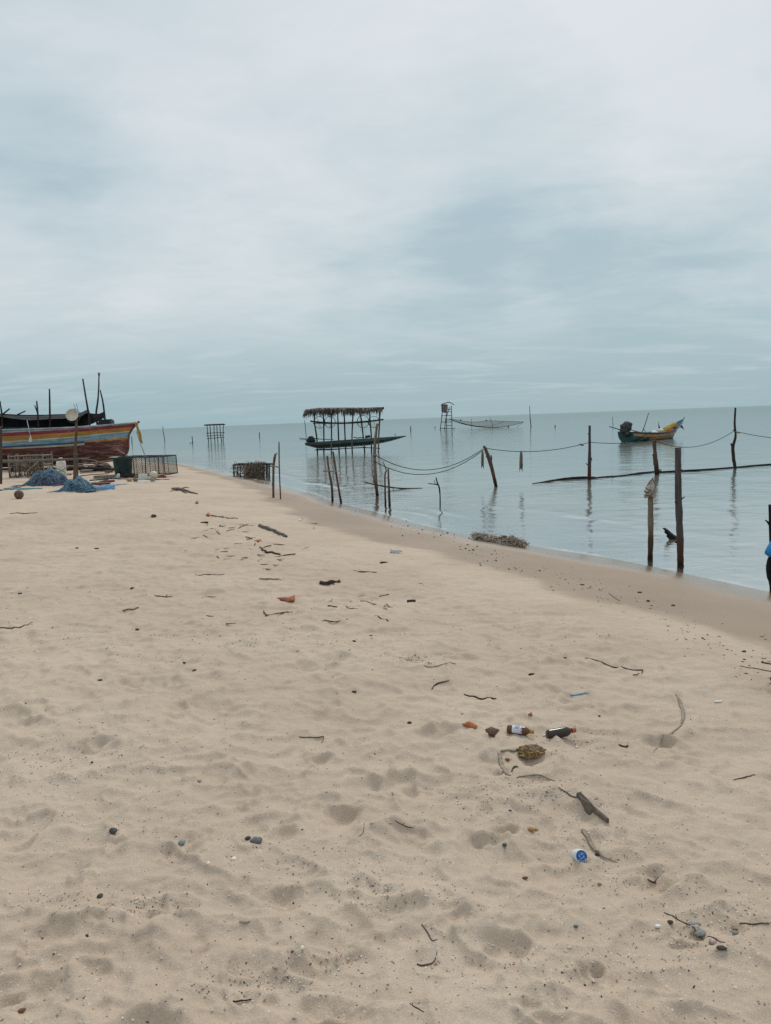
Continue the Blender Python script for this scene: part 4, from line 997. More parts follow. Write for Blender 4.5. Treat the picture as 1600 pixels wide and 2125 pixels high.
def build_rack():
    # open pole rack far out
    Yb = atz(447, 917, ZSEA).y; g = atz(447, 917, ZSEA)
    root = thing('pole_rack', g, 'open rack of thin poles standing empty in the sea', 'rack')
    for a, b in (((433, 919), (429.5, 881)), ((438, 916), (435.5, 880.5)), ((446, 918), (444, 881)), ((452, 916), (450, 881)), ((460, 919), (456, 880)), ((463, 917), (463.5, 879.5))):
        mb = MB(); limb(mb, [a, ((a[0] + b[0]) / 2 + random.uniform(-.4, .4), (a[1] + b[1]) / 2), b], Yb + (0 if a[1] > 916.5 else 2.0), [1.9, 1.8, 1.6], 4, 6, bury=1); mb.build('post', W_DARK, root)
    for p, w, d in (((423.5, 882.5), (467, 880.5), 0), ((427, 881.5), (465, 880), 2.0), ((427.5, 899), (466, 897.5), 0), ((428, 904.5), (466, 903), 0), ((428, 910.5), (466, 908), 0)) and [(((423.5, 882.5), (467, 881)), 2.6, 0), (((427, 881.5), (465, 880)), 2.2, 2.0), (((427.5, 899), (466, 897.5)), 1.5, 0), (((428, 904.8), (462, 902.8)), 1.4, 0), (((429, 910.5), (466, 907)), 1.4, 0)]:
        mb = MB(); limb(mb, [p[0], p[1]], Yb + d - .15, [w, w * .9], 4, 6); mb.build('rail', W_DARK, root)

    # traps in the shallows
    Yt = atz(490, 993, ZSEA).y; m = mpp(Yt)
    def trap(name, label, x0, x1, yt, yb, Yk, dep, twigs, seed):
        rg = random.Random(seed); c = atY((x0 + x1) / 2, yb, Yk); root = thing(name, (c.x, Yk, max(ZSEA, height(c.x, Yk)) - .02), label, 'fish trap', 'fish traps at the water edge')
        mb = MB(); cs = [atY(x0, yb, Yk), atY(x1, yb, Yk), atY(x1, yt, Yk), atY(x0, yt, Yk)]
        dv = Vector((.05, dep, 0)); low = Vector((0, 0, -.12))
        for q in (cs, [p + dv for p in cs]):
            mb.tube([q[0] + low, q[3]], .028, 6); mb.tube([q[1] + low, q[2]], .028, 6); mb.tube([q[0], q[1]], .02, 6); mb.tube([q[3], q[2]], .032, 6)
            for u in (.18, .35, .52, .7, .86): mb.tube([q[0].lerp(q[1], u) + low, q[3].lerp(q[2], u)], .022, 5)
        for p in cs: mb.tube([p, p + dv], .026, 5)
        mb.build('frame', W_DARK, root)
        tw = MB(); W_, H_ = (cs[1] - cs[0]).x, (cs[3] - cs[0]).z
        for i in range(twigs):
            p = cs[0] + Vector((W_ * rg.uniform(.0, .98), dep * rg.random() ** 2.2 - .06, H_ * rg.uniform(.0, 1.0)))
            d = Vector((rg.uniform(-1, 1), rg.uniform(-.6, .6), rg.uniform(-1, 1))).normalized() * rg.uniform(.06, .16); k = Vector((rg.uniform(-.04, .04), 0, rg.uniform(-.04, .04)))
            tw.tube([p - d, p + k, p + d], rg.uniform(.006, .013), 4, rg.choice((0, 0, 1, 1, 2)))
        tw.build('twig_filling', [paint('trap_twig', (.23, .18, .14), .9, .4, 12), W_STRAW, W_TWIG], root)
    trap('fish_trap', 'long dark framed fish trap at the water edge, sparsely woven', 485, 559, 964.5, 991, Yt + .55, .6, 260, 1)
    trap('fish_trap', 'fish trap stuffed with tangled brown twigs before the longer one', 512, 546, 963, 998, Yt - .1, .55, 900, 2)
build_rack()

# ---- thatched shelter with the green boat slung inside
def build_shelter():
    Yc = atz(720, 940, ZSEA).y; m = mpp(Yc)
    root = thing('thatched_shelter', atz(720, 940, ZSEA), 'thatched boat shelter on crooked stilts standing in the sea', 'shelter')
    for pts, d in (([(659, 945), (657.5, 910), (653, 880), (652, 857)], .75), ([(672, 945), (672, 900), (671, 855)], .75), ([(687.5, 940), (688, 900), (687.5, 853)], -.75), ([(704, 945), (702.5, 905), (700.5, 851)], .75), ([(718, 945), (716, 905), (714, 850)], .75),
                   ([(731, 938), (730.5, 905), (733, 850)], -.75), ([(757, 940), (753, 900), (750, 875), (747, 853)], .75), ([(771, 940), (770.5, 905), (768, 875), (767, 850)], .6), ([(785, 938), (786, 905), (787.5, 875), (787.5, 848)], -.75)):
        mb = MB(); limb(mb, pts, Yc + d, [3.0] * len(pts), 5, 7, bury=1.0)
        if pts[0][0] == 771: limb(mb, [(770, 885), (762, 876)], Yc + d, [2, 1.4], 2, 5)
        mb.build('stilt', W_DARK if d > 0 else wood('stilt_wood', (.075, .06, .052), (.16, .14, .125), ZSEA + .95), root)
    for pts, w, d in (([(644, 874), (690, 878), (740, 877), (796, 870.5)], 3.4, .85), ([(650, 878), (700, 878.5), (770, 873.5)], 2.2, -.85), ([(654, 934), (690, 933), (720, 930.5), (757, 929), (789, 930.5)], 2.0, .85), ([(656, 932.5), (700, 931.5), (760, 928)], 1.6, -.85)):
        mb = MB(); limb(mb, pts, Yc + d, [w] * len(pts), 5, 6); mb.build('rail', W_DARK, root)
    for d, dyy in ((.9, 1.5), (-.9, 0.5), (0, -1.5)):
        mb = MB(); limb(mb, [(634, 852.5 + dyy), (680, 849 + dyy), (740, 849 + dyy), (797, 847 + dyy)], Yc + d, [2.2, 2.4, 2.4, 2], 5, 6); mb.build('roof_pole', W_DARK, root)
    th = MB(); rg = random.Random(5)
    for i in range(1150):
        x = rg.uniform(633, 794); dens = 1 if x < 765 else .55
        if rg.random() > dens: continue
        ty = float(np.interp(x, [633, 645, 660, 690, 730, 770, 796], [852.5, 849.5, 847.6, 847.2, 847, 847.2, 846.6])) + rg.uniform(-1.6, 1.4)
        d = rg.choice((-1.0, -1.0, 0, 1.0)); L_ = rg.uniform(7, 19) * (1.15 if x < 700 else 1.0) * (.55 if rg.random() < .35 else 1)
        lean = rg.uniform(-5, 3) - (2.5 if x < 660 else 0)
        p0 = atY(x, ty, Yc + d * .75); p1 = atY(x + lean * .45, ty + L_ * .38, Yc + d * 1.05 + rg.uniform(-.1, .1)); p2 = atY(x + lean, ty + L_, Yc + d * 1.15 + rg.uniform(-.15, .15))
        w = rg.uniform(.010, .022); wv = Vector((w, rg.uniform(-w, w), 0))
        th.add([p0 - wv, p0 + wv, p1 + wv * 1.3, p1 - wv * 1.3, p2], [(0, 1, 2, 3), (3, 2, 4)], rg.choice((0, 0, 1, 2)))
    # laid fronds of the roof itself
    for i in range(420):
        x = rg.uniform(636, 796); ty = float(np.interp(x, [633, 645, 660, 690, 730, 770, 796], [852.3, 849.5, 847.4, 847, 846.8, 847, 846.4])) + rg.uniform(-.2, 1.8)
        a = atY(x, ty, Yc + rg.uniform(-1.1, 1.1)); dr = Vector((rg.uniform(-.45, .1), rg.uniform(-.5, .5), rg.uniform(-.07, .03))); w = rg.uniform(.014, .03); wv = Vector((0, w, .004)) if abs(dr.x) > abs(dr.y) else Vector((w, 0, .004))
        th.add([a - wv, a + wv, a + dr * .6 + wv, a + dr * .6 - wv, a + dr], [(0, 1, 2, 3), (3, 2, 4)], rg.choice((0, 1, 2)))
    th.build('thatch', [paint('thatch_brown', (.13, .105, .092), .95, .35, 8), paint('thatch_grey', (.215, .185, .17), .95, .35, 8), paint('thatch_dark', (.045, .038, .037), .95, .3, 8)], root, smooth=False)
    # coils of line hung under the roof
    for i, (x, y, r) in enumerate(((663, 876.5, 11.8), (684.5, 876, 11.5), (753.5, 875, 12.6), (776, 875.5, 11.5))):
        mb = MB(); c = atY(x, y, Yc + .3 - .15 * (i % 2)); rr = r * m
        mb.tube([c + Vector((math.cos(t) * rr, .05 * math.sin(3 * t), math.sin(t) * rr)) for t in np.linspace(0, 6.2832, 30)], .016, 5, 0, False)
        mb.tube([c + Vector((math.cos(t) * rr * .93, .05 * math.sin(2 * t + 1) + .04, math.sin(t) * rr * 1.02)) for t in np.linspace(0, 6.2832, 30)], .012, 5, 0, False)
        for k in range(3): mb.tube([c + Vector((rr * random.uniform(-.6, .6), .03, rr * .7)), c + Vector((rr * random.uniform(-.5, .5), .05, -rr * random.uniform(.9, 2.6)))], .007, 4)
        tag(mb.build('net_hoop', ROPE_D), ['hoop of line hung under the thatch above the green boat engine', 'second hoop of line, beside the one above the engine', 'large hoop of line hung under the thatch at the bow half', 'hoop of line hung next to the last stilts'][i], 'hoop', 'hoops hung in the thatched shelter')
    # the green boat
    a = atY(634, 920, Yc); tip = atY(843, 905, Yc); L = tip.x - a.x
    loc = Vector((a.x, Yc, 0)); z0 = a.z
    sheer = lambda u: a.z + .02 + (tip.z - a.z - .02) * u ** 1.15
    keel = lambda u: sheer(u) - (.42 + .02 * u) * (1 - max(0, (u - .5) / .5) ** 2.2 * .97) * min(1, .35 + u * 5)
    beam = lambda u: .50 * (1 - max(0, (u - .45) / .55) ** 1.9) * (.8 + .2 * min(1, u * 4)) + .012
    cols = [planked('green_boat_rim', (.095, .135, .135), (.16, .19, .18), .04), planked('green_boat_side', (.022, .055, .052), (.05, .075, .07), .03), planked('green_boat_foot', (.085, .028, .026), (.05, .05, .05), .05)]
    root = thing('longtail_boat', loc + Vector((0, 0, keel(.3))), 'slender dark green boat slung on rails under the thatched roof', 'boat')
    mb, pt, us = hull_mesh(L, sheer, keel, beam, lambda t: .0, lambda u, t, d: 0 if t < .40 else (2 if (u < .14 and t > .55) or t > .93 else 1), cols, .7, N=40, M=24)
    xform(mb, loc, 0); mb.build('hull', cols, root)
    mb = MB()
    for s in (-1, 1): mb.tube([loc + pt(u, 0, s) + Vector((0, 0, .01)) for u in us], .022, 5)
    mb.build('gunwale', cols[0], root)
    mb = MB(); mb.grid([[loc + pt(u, .25, s) for s in (-1, 1)] for u in us]); mb.build('deck', paint('green_deck', (.045, .06, .06), .8, .3, 5), root)
    mb = MB(); c = atY(645, 912, Yc)
    for k, (dx, dz, sx, sz) in enumerate(((0, 0, .27, .2), (-.1, -.06, .2, .14), (.1, -.05, .2, .15), (.0, .1, .17, .12))): mb.blob(c + Vector((dx, 0, dz)), (sx, .25, sz), None, 0, 10, 7, .18, k)
    e = mb.build('engine', paint('engine_black', (.018, .024, .026), .6, .5, 8, .01), root)
    mb = MB(); limb(mb, [(621, 909), (636, 911)], Yc, [1.3, 1.5], 2, 5); limb(mb, [(622, 912.5), (636, 912.6)], Yc, [1, 1.2], 2, 5); limb(mb, [(652, 910), (672, 911.5), (692, 912)], Yc, [2.0, 1.6, 1.4], 3, 5)
    sh = mb.build('tail_shaft', W_BLACK, e)
    sh.location = (0, 0, 0); sh['_w'] = e['_w']
    mb = MB(); p = atY(817, 905, Yc); mb.tube(smooth_path([p + Vector((.12, 0, 0)), p + Vector((.15, 0, .06)), p + Vector((.10, 0, .12)), p + Vector((.02, 0, .11))], 4), .014, 5); mb.build('bow_cleat', W_BLACK, root)
    mb = MB(); p = atY(763, 906, Yc); mb.box(p, (.36, .4, .16), Matrix.Rotation(R(-8), 3, 'Y'), 0, .8); mb.tube([atY(733, 907, Yc), atY(742, 909, Yc), atY(752, 907.5, Yc)], .03, 5)
    tag(mb.build('tackle_box', paint('navy_tackle', (.02, .032, .045), .7, .3, 8)), 'dark blue bundle lying in the middle of the green boat', 'bundle')
build_shelter()

# ---- watchtower and lift net
def build_tower():
    b = atz(927, 891.5, ZSEA); Y0 = b.y
    root = thing('watch_tower', b, 'rickety pole watchtower with a thatch hut far out at sea', 'watchtower')
    D = 2.6
    legs = [([(913.5, 893), (917, 864), (919, 840)], 0), ([(927, 893), (926, 862), (926.5, 840)], 0), ([(923, 890.5), (925, 870), (933, 845)], D), ([(938, 890), (937.5, 865), (936.5, 842)], D)]
    for pts, d in legs:
        mb = MB(); limb(mb, pts, Y0 + d, [1.7, 1.6, 1.5], 4, 5, bury=1); mb.build('leg', W_DARK, root)
    for a, bb, d in (((915.5, 863), (938, 862), 0), ((917, 855), (937, 854.5), 0), ((914.5, 876), (939, 875.5), 0), ((926, 883), (938, 883.5), D), ((928, 849.5), (937, 849.5), D), ((914, 889), (945, 889), .4), ((926, 871), (938, 871), D)):
        mb = MB(); limb(mb, [a, bb], Y0 + d - .1, [1.4, 1.2], 3, 5); mb.build('rung', W_DARK, root)
    mb = MB(); m = mpp(Y0)
    P = [[atY(x, y, Y0 + d) for d in (-.4, 1.2, D + .6)] for (x, y) in ((914.5, 840.5), (918, 837.5), (924, 835.5), (930, 833.5), (935, 834.5), (939, 837), (942.5, 839.5))]
    mb.grid(P); P2 = [[p + Vector((0, 0, -.16)) for p in r] for r in P]; mb.grid([r[::-1] for r in P2])
    for i in range(6): mb.add([P[i][0], P[i + 1][0], P2[i + 1][0], P2[i][0]], [(0, 1, 2, 3)])
    mb.add([P[-1][0], P[-1][2], P2[-1][2], P2[-1][0]], [(0, 1, 2, 3)])
    mb.build('roof', paint('hut_thatch', (.16, .15, .145), .95, .5, 1.2, .02, wear=(.36, .36, .35), wear_amt=.06), root, smooth=False)
    mb = MB(); rg = random.Random(3)
    for i in range(60):
        x = rg.uniform(917.5, 927.5); y0 = rg.uniform(839, 842); L_ = rg.uniform(8, 17); p0 = atY(x, y0, Y0 - .15); p1 = atY(x + rg.uniform(-.8, .8), y0 + L_, Y0 - .15 + rg.uniform(-.2, .2)); w = Vector((rg.uniform(.08, .16), 0, 0))
        mb.add([p0 - w, p0 + w, p1 + w * .5, p1 - w * .5], [(0, 1, 2, 3)], rg.choice((0, 1)))
    mb.build('hut_wall', [paint('hut_wall_brown', (.13, .10, .10), .95, .3, 3), paint('hut_wall_grey', (.22, .20, .20), .95, .3, 3)], root, smooth=False)
    # lift net: a big square net hanging in a sag from four spars
    root = thing('lift_net', atz(1000, 889, ZSEA), 'wide sagging lift net stretched out beside the watchtower', 'fishing net')
    A = atY(934, 869.5, Y0 + .5); B = atY(1087, 875.5, Y0 + 1); Cc = atY(955, 872.5, Y0 + 13); Dd = atY(1010, 872.5, Y0 + 13)
    mb = MB(); uvs = []; nu, nv = 26, 8; P = []
    for i in range(nv + 1):
        v = i / nv; row = []
        for j in range(nu + 1):
            u = j / nu; e = A.lerp(B, u).lerp(Cc.lerp(Dd, u), v)
            row.append(e + Vector((0, 0, -1.12 * (1 - v * .75) * (4 * u * (1 - u)) ** .85 - .3 * math.sin(math.pi * v) * math.sin(math.pi * u))))
        P.append(row)
    mb.grid(P)
    for i in range(nv):
        for j in range(nu): uvs.extend([(12 * j / nu, 6 * i / nv), (12 * (j + 1) / nu, 6 * i / nv), (12 * (j + 1) / nu, 6 * (i + 1) / nv), (12 * j / nu, 6 * (i + 1) / nv)])
    o = mb.build('netting', net_material('lift_net_mesh', (.045, .055, .055), 5.0, .34), root)
    ul = o.data.uv_layers.new(name='UVMap'); ul.data.foreach_set('uv', [q for p in uvs for q in p])
    mb = MB(); mb.tube(P[0], [.10 - .06 * abs(2 * j / nu - .6) for j in range(nu + 1)], 5); mb.tube(P[-1], .04, 5); mb.tube([r[0] for r in P], .04, 5); mb.tube([r[-1] for r in P], .03, 5); mb.tube(P[4], .03, 4)
    mb.build('edge_rope', W_DARK, root)
    for pts in ([(979, 886), (978.5, 876), (978, 868)], [(1023, 886.5), (1020, 875), (1016, 865)]):
        mb = MB(); limb(mb, pts, Y0 + 6, [.9, .8, .6], 3, 5, bury=1); mb.build('spar', W_DARK, root)
    mb = MB(); mb.tube([B, atY(1071, 887, Y0 + 1)], .03, 4); mb.build('guy_rope', ROPE_D, root)
    for i, (x, y, Yk) in enumerate(((1055, 886, Y0 + 2), (956, 872, Y0 + 12.8), (1009, 872.5, Y0 + 12.8))):
        mb = MB(); mb.blob(atY(x, y, Yk), (.13, .13, .13), None, 0, 8, 6, .1); tag(mb.build('net_float', BLACK), ['small dark float on the water under the lift net tip', 'dark float at the back corner of the lift net by the tower', 'dark float midway along the back edge of the lift net'][i], 'float')
build_tower()

# ---- the painted boat at anchor
def build_small_boat():
    s0 = atz(1299, 917, ZSEA); s1 = atz(1399, 909, ZSEA); d = s1 - s0; yaw = math.atan2(d.y, d.x); Lw = d.length; L = Lw + 1.25
    loc = Vector((s0.x, s0.y, ZSEA)) + Vector((math.cos(yaw + math.pi / 2), math.sin(yaw + math.pi / 2), 0)) * .02
    sheer = lambda u: float(np.interp(u, [0, .15, .35, .55, .7, .82, .92, 1], [.66, .56, .475, .49, .60, .80, 1.06, 1.30]))
    keel = lambda u: -.12 + .10 * max(0, (u - .7) / .3) ** 2
    beam = lambda u: .74 * (1 - max(0, (u - .45) / .55) ** 2.6) * (.82 + .18 * min(1, u * 3))
    stem = lambda t: float(np.interp(t, [0, .15, .35, .6, .85, 1], [0, .22, .62, 1.0, 1.22, 1.4]))
    cols = [planked('kolae_maroon', (.070, .022, .026), (.12, .07, .07), .02), planked('kolae_ochre', (.50, .27, .10), (.36, .22, .11), .03), planked('kolae_tan', (.54, .34, .155), (.42, .29, .17), .04), planked('kolae_teal', (.05, .15, .145), (.12, .22, .2), .02),
            planked('kolae_yellow', (.46, .35, .12), (.4, .3, .1), .02), planked('kolae_blue', (.035, .11, .21), (.1, .2, .3), .02), planked('kolae_green', (.018, .075, .065), (.05, .1, .09), .02)]
    def bands(u, t, dd):
        if u == 0: return 6
        if dd < (.10 if u < .8 else .10): return 0 if u < .88 else 5
        if u < .30 and dd > .26:
            if u < .06: return 3
            k = (u - .06) * 4 + (dd - .26) * 1.1
            return 6 if k < .62 else (4 if k < .70 else 6)
        if dd < .27: return 1
        if dd < .295: return 0
        if u > .80 and t > .66: return 5
        return 2
    root = thing('fishing_boat', loc, 'small open boat with ochre side and raised blue bow anchored offshore', 'boat')
    mb, pt, us = hull_mesh(L, sheer, keel, beam, stem, bands, cols, .55, N=46, M=44)
    M_ = xform(mb, loc, yaw); mb.build('hull', cols, root)
    W = lambda p: M_ @ Vector(p)
    mb = MB()
    for s in (-1, 1): mb.tube([W(pt(u, 0, s)) for u in us], [.035] * len(us), 5)
    mb.tube([W(pt(1, t, 1)) for t in (0, .1, .2, .35, .5, .7)], .04, 5); mb.tube([W(pt(1, 0, 1)), W(pt(1, 0, 1) + Vector((.10, 0, .12)))], .04, 5)
    mb.build('gunwale', paint('kolae_rim', (.09, .12, .14), .6, .3, 6), root)
    mb = MB(); mb.grid([[W((pt(u, .55, s).x, pt(u, .55, s).y, .26)) for s in (-1, 1)] for u in us if u < .8]); mb.build('deck', paint('kolae_deck', (.15, .17, .175), .8, .3, 4), root)
    mb = MB(); uu = [u for u in us if u >= .70]
    for s in (-1, 1): mb.grid([[W(pt(u, t, s) * 1.0 + Vector((0, -s * .02, .0))) for t in (.01, .2, .45, .7)] for u in uu])
    mb.build('bow_lining', paint('bow_blue', (.05, .17, .31), .6, .25, 4), root)
    # outboard longtail engine under a cloth, on the transom
    c = W((.05, .0, .98)); mb = MB()
    for k, (dx, dy, dz, sx, sz) in enumerate(((0, 0, 0, .40, .32), (-.12, .0, -.22, .30, .28), (.1, .06, .14, .30, .22), (0, -.1, -.42, .22, .22))): mb.blob(c + Vector((dx, dy, dz)), (sx, .36, sz), None, 0, 12, 8, .16, k + 9)
    e = mb.build('engine', paint('engine_cover_grey', (.060, .062, .058), .95, .45, 7, .02), root)
    mb = MB(); Ye = c.y; limb(mb, [(1264, 885), (1276, 888.5), (1297, 895)], Ye, [1.6, 1.8, 2], 3, 5); limb(mb, [(1300, 890), (1315, 893.5), (1329, 897)], Ye + .6, [1.8, 1.4, 1.2], 3, 5)
    mb.build('tail_shaft', W_BLACK, e)
    # pole crutch, bundles and flags
    Yp = W((L * .42, 0, 0)).y; mb = MB(); limb(mb, [(1332, 898), (1337, 885), (1346, 857)], Yp, [1.8, 1.7, 1.3], 4, 5); limb(mb, [(1335.5, 889.5), (1340, 897)], Yp, [1.3, 1.2], 2, 5); tag(mb.build('boat_pole', W_DARK), 'long dark pole leaning up out of the ochre boat', 'pole')
    mb = MB(); yl = W((L * .73, .0, .55))
    for k in range(4): mb.blob(W((L * (.66 + .055 * k), .12 - .08 * (k % 2), .50 + .13 * k)), (.34, .26, .17), Matrix.Rotation(yaw, 3, 'Z') @ Matrix.Rotation(-.45, 3, 'Y'), 0, 10, 7, .2, k + 20)
    tag(mb.build('yellow_net', paint('yellow_heap', (.37, .25, .05), .9, .3, 9, .02)), 'yellow net bundle heaped in the bow of the ochre boat', 'net bundle')
    mb = MB(); mb.blob(W((L * .70, -.32, .53)), (.32, .12, .12), Matrix.Rotation(yaw, 3, 'Z') @ Matrix.Rotation(-.3, 3, 'Y'), 0, 9, 6, .15, 31); tag(mb.build('red_bundle', paint('red_bundle', (.33, .035, .035), .8, .25, 9)), 'red bundle tucked beside the yellow net in the boat', 'bundle')
    mb = MB()
    for k, (u, y) in enumerate(((.50, .1), (.56, -.1), (.45, -.15))): mb.blob(W((L * u, y, .50 + .06 * (k == 1))), (.34, .22, .13 + .06 * (k == 1)), Matrix.Rotation(yaw + .3 * k, 3, 'Z'), 0, 9, 6, .25, k + 40)
    tag(mb.build('cloth_bundle', CLOTH_W), 'crumpled white cloth lying amidships in the ochre boat', 'cloth')
    def flag(label, pts, pole, Yf, mat):
        mb = MB(); F = [atY(x, y, Yf) for x, y in pts]; B = [p + Vector((0.01, .025, 0)) for p in F]; n = len(F)
        mb.add(F + B, [tuple(range(n)), tuple(range(2 * n - 1, n - 1, -1))] + [(i, n + i, n + (i + 1) % n, (i + 1) % n) for i in range(n)])
        if pole: mb.tube([atY(*pole[0], Yf), atY(*pole[1], Yf)], .015, 5, 1)
        tag(mb.build('pennant', [mat, W_DARK], None, None, False), label, 'flag')
    flag('small dark red flag standing amidships in the ochre boat', [(1367, 879), (1369, 885), (1372, 892), (1369, 897), (1366, 898), (1367, 888)], ((1367, 899), (1366.5, 876)), W((L * .55, 0, 0)).y, paint('flag_red', (.23, .035, .065), .9, .3, 9))
    flag('purple red pennant hanging off the bow of the ochre boat', [(1413, 880), (1417, 885), (1420, 893), (1414.5, 888), (1410, 886.5)], ((1403, 885), (1414, 880.5)), W((L * .975, -.1, 0)).y, paint('pennant_purple', (.19, .06, .12), .9, .3, 9))
build_small_boat()

# ---- person at the edge of the frame, seen from the side and bending forward over the sand
def build_person():
    g = ground(1600, 1429); Y = g.y; m = mpp(Y); X = lambda px: atY(px, 1150, Y).x
    gz = height(X(1606), Y); sy = .085
    hip = Vector((X(1588) + .165, Y, atY(1600, 1168, Y).z)); s = 1.0
    heel = Vector((X(1593) + .05, Y, gz)); 
    ch = hip + Vector((.30, 0, .22)); nk = ch + Vector((.12, 0, .12)); hd = nk + Vector((.115, 0, .075))
    def leg(mb, sd, dx, rs):
        hp = hip + Vector((0, sd * sy, -.02)); kn = Vector((hip.x - .02 + dx * .6, Y + sd * (sy + .01), gz + .40)); an = Vector((heel.x + .05 + dx, Y + sd * (sy + .015), height(heel.x + dx, Y) + .08))
        P = [hp, hp.lerp(kn, .5) + Vector((.012, 0, 0)), kn, kn.lerp(an, .35) + Vector((-.018, 0, 0)), an]
        mb.tube(smooth_path(P, 4), lerp_list(rs, 17), 14); return kn, an
    def remesh(o, v, sm=4):
        r = o.modifiers.new('join', 'REMESH'); r.mode = 'VOXEL'; r.voxel_size = v; r.use_smooth_shade = True
        k = o.modifiers.new('soft', 'SMOOTH'); k.factor = .5; k.iterations = sm
    sk = paint('skin', (.23, .125, .08), .55, .12, 14)
    body = MB()
    body.tube(smooth_path([hip + Vector((-.02, 0, -.03)), hip.lerp(ch, .5), ch, nk - Vector((.03, 0, .03))], 4), lerp_list([.105, .105, .11, .06], 13), 16, flat=1.25)
    body.tube([nk - Vector((.05, 0, .05)), nk, hd - Vector((.02, 0, .02))], [.055, .05, .05], 12)
    hr = Matrix.Rotation(R(62), 3, 'Y')
    body.blob(hd + Vector((.035, 0, .01)), (.088, .074, .112), hr, 0, 18, 14, 0)          # skull
    fx = hr @ Vector((1, 0, 0)); up = hr @ Vector((0, 0, 1)); hc = hd + Vector((.035, 0, .01))
    body.blob(hc + fx * .055 - up * .055, (.036, .045, .045), hr, 0, 12, 8, 0)             # jaw
    body.blob(hc + fx * .090 - up * .018, (.016, .014, .024), hr, 0, 8, 6, 0)               # nose
    body.blob(hc + fx * .084 - up * .060, (.010, .022, .008), hr, 0, 8, 6, 0)               # lips
    for sd in (-1, 1): body.blob(hc + Vector((0, sd * .075, 0)) - up * .01, (.018, .010, .030), hr, 0, 8, 6, 0)
    for sd, dx in ((-1, 0.0), (1, .09)):
        kn, an = leg(body, sd, dx, [.075, .072, .055, .055, .036])
        body.tube([an + Vector((-.045, 0, -.05)), an + Vector((.05, 0, -.05)), an + Vector((.13, 0, -.062)), an + Vector((.185, 0, -.07))], [.03, .036, .034, .016], 10, flat=.8)
        sh = ch + Vector((.02, sd * .165, .03)); el = sh + Vector((.10, sd * .03, -.24)); wr = el + Vector((.13, -sd * .03, -.20)); dirh = (wr - el).normalized()
        body.tube([ch + Vector((0, sd * .06, .02)), sh, sh.lerp(el, .5), el, el.lerp(wr, .4), wr], [.055, .052, .044, .037, .037, .025], 12)
        pc = wr + dirh * .045; body.blob(pc, (.030, .018, .048), Matrix.Rotation(R(-35), 3, 'Y'), 0, 12, 8, 0)
        sidev = Vector((.8, 0, .6)).cross(dirh).cross(dirh) * -1; sidev.normalize()
        for k in range(4):
            o = sidev * (k - 1.5) * .0175; ln = (.062, .074, .070, .055)[k]; b0 = pc + dirh * .038 + o; cu = Vector((-.25, -sd * .35, -.15))
            body.tube([b0 - dirh * .02, b0 + dirh * ln * .45, b0 + (dirh + cu * .3).normalized() * ln * .8, b0 + (dirh + cu * .7).normalized() * ln * 1.05], [.0095, .0090, .0082, .0065], 8)
        th0 = pc + sidev * -.026 - dirh * .015; body.tube([th0, th0 - sidev * .022 + dirh * .022, th0 - sidev * .026 + dirh * .05], [.011, .0095, .0075], 8)
    root = body.build('person', sk, None, (heel.x + .08, Y, gz)); remesh(root, .007, 3)
    tag(root, 'person in blue shirt and black trousers bending down, cut off by the frame edge', 'person')
    # trousers, shirt, hair, sandals
    tr = MB()
    for sd, dx in ((-1, 0.0), (1, .09)): leg(tr, sd, dx, [.112, .104, .082, .074, .058])
    tr.blob(hip + Vector((-.012, 0, -.05)), (.127, .165, .17), None, 0, 16, 10, 0)
    o = tr.build('trousers', paint('trousers_black', (.006, .006, .010), .95, .3, 30, .002, .08), root); remesh(o, .012, 6)
    sh_ = MB(); ax = (ch - hip).normalized()
    sh_.tube(smooth_path([hip + Vector((-.028, 0, -.02)), hip + Vector((.02, 0, .05)), hip.lerp(ch, .5) + Vector((-.01, 0, .015)), ch, nk - Vector((.04, 0, .04))], 4), lerp_list([.120, .125, .125, .13, .07], 17), 18, flat=1.3)
    for sd in (-1, 1):
        a = ch + Vector((.02, sd * .165, .03)); sh_.tube([ch + Vector((0, sd * .06, .02)), a, a.lerp(a + Vector((.10, sd * .03, -.24)), .75)], [.085, .075, .07], 12)
    o = sh_.build('shirt', paint('shirt_blue', (.012, .17, .42), .85, .2, 12, .004), root); remesh(o, .012, 5)
    ha = MB(); ha.blob(hc - fx * .018 + up * .018, (.098, .084, .112), hr, 0, 16, 12, .02, 3); o = ha.build('hair', paint('hair_black', (.012, .010, .009), .5, .3, 40, .004), root); 
    for v in o.data.vertices:
        q = Vector(v.co) + Vector(root['_w']) - hc
        if q.dot(fx) > .035 and q.dot(up) < .05: v.co = Vector(v.co) - fx * (q.dot(fx) - .03)
    for sd, dx in ((-1, 0.0), (1, .09)):
        gz2 = height(heel.x + dx + .06, Y); mb = MB(); P = []
        prof = [(-.075, .030), (-.05, .038), (0, .040), (.07, .046), (.13, .044), (.175, .022)]
        mb.grid([[Vector((heel.x + .06 + dx + x, Y + sd * .1 - w, gz2 + z)) for z in (-.01, .022)] + [Vector((heel.x + .06 + dx + x, Y + sd * .1 + w, gz2 + z)) for z in (.022, -.01)] for x, w in prof])
        mb.tube(smooth_path([Vector((heel.x + .12 + dx, Y + sd * .1 - .045, gz2 + .02)), Vector((heel.x + .13 + dx, Y + sd * .1, gz2 + .075)), Vector((heel.x + .12 + dx, Y + sd * .1 + .045, gz2 + .02))], 4), .011, 6)
        mb.blob(Vector((heel.x + .0 + dx, Y + sd * .1, gz2 + .035)), (.055, .04, .04), None, 0, 10, 6, .05, 2)
        mb.build('sandal', paint('sandal_black', (.018, .018, .019), .7, .4, 20), root)
build_person()
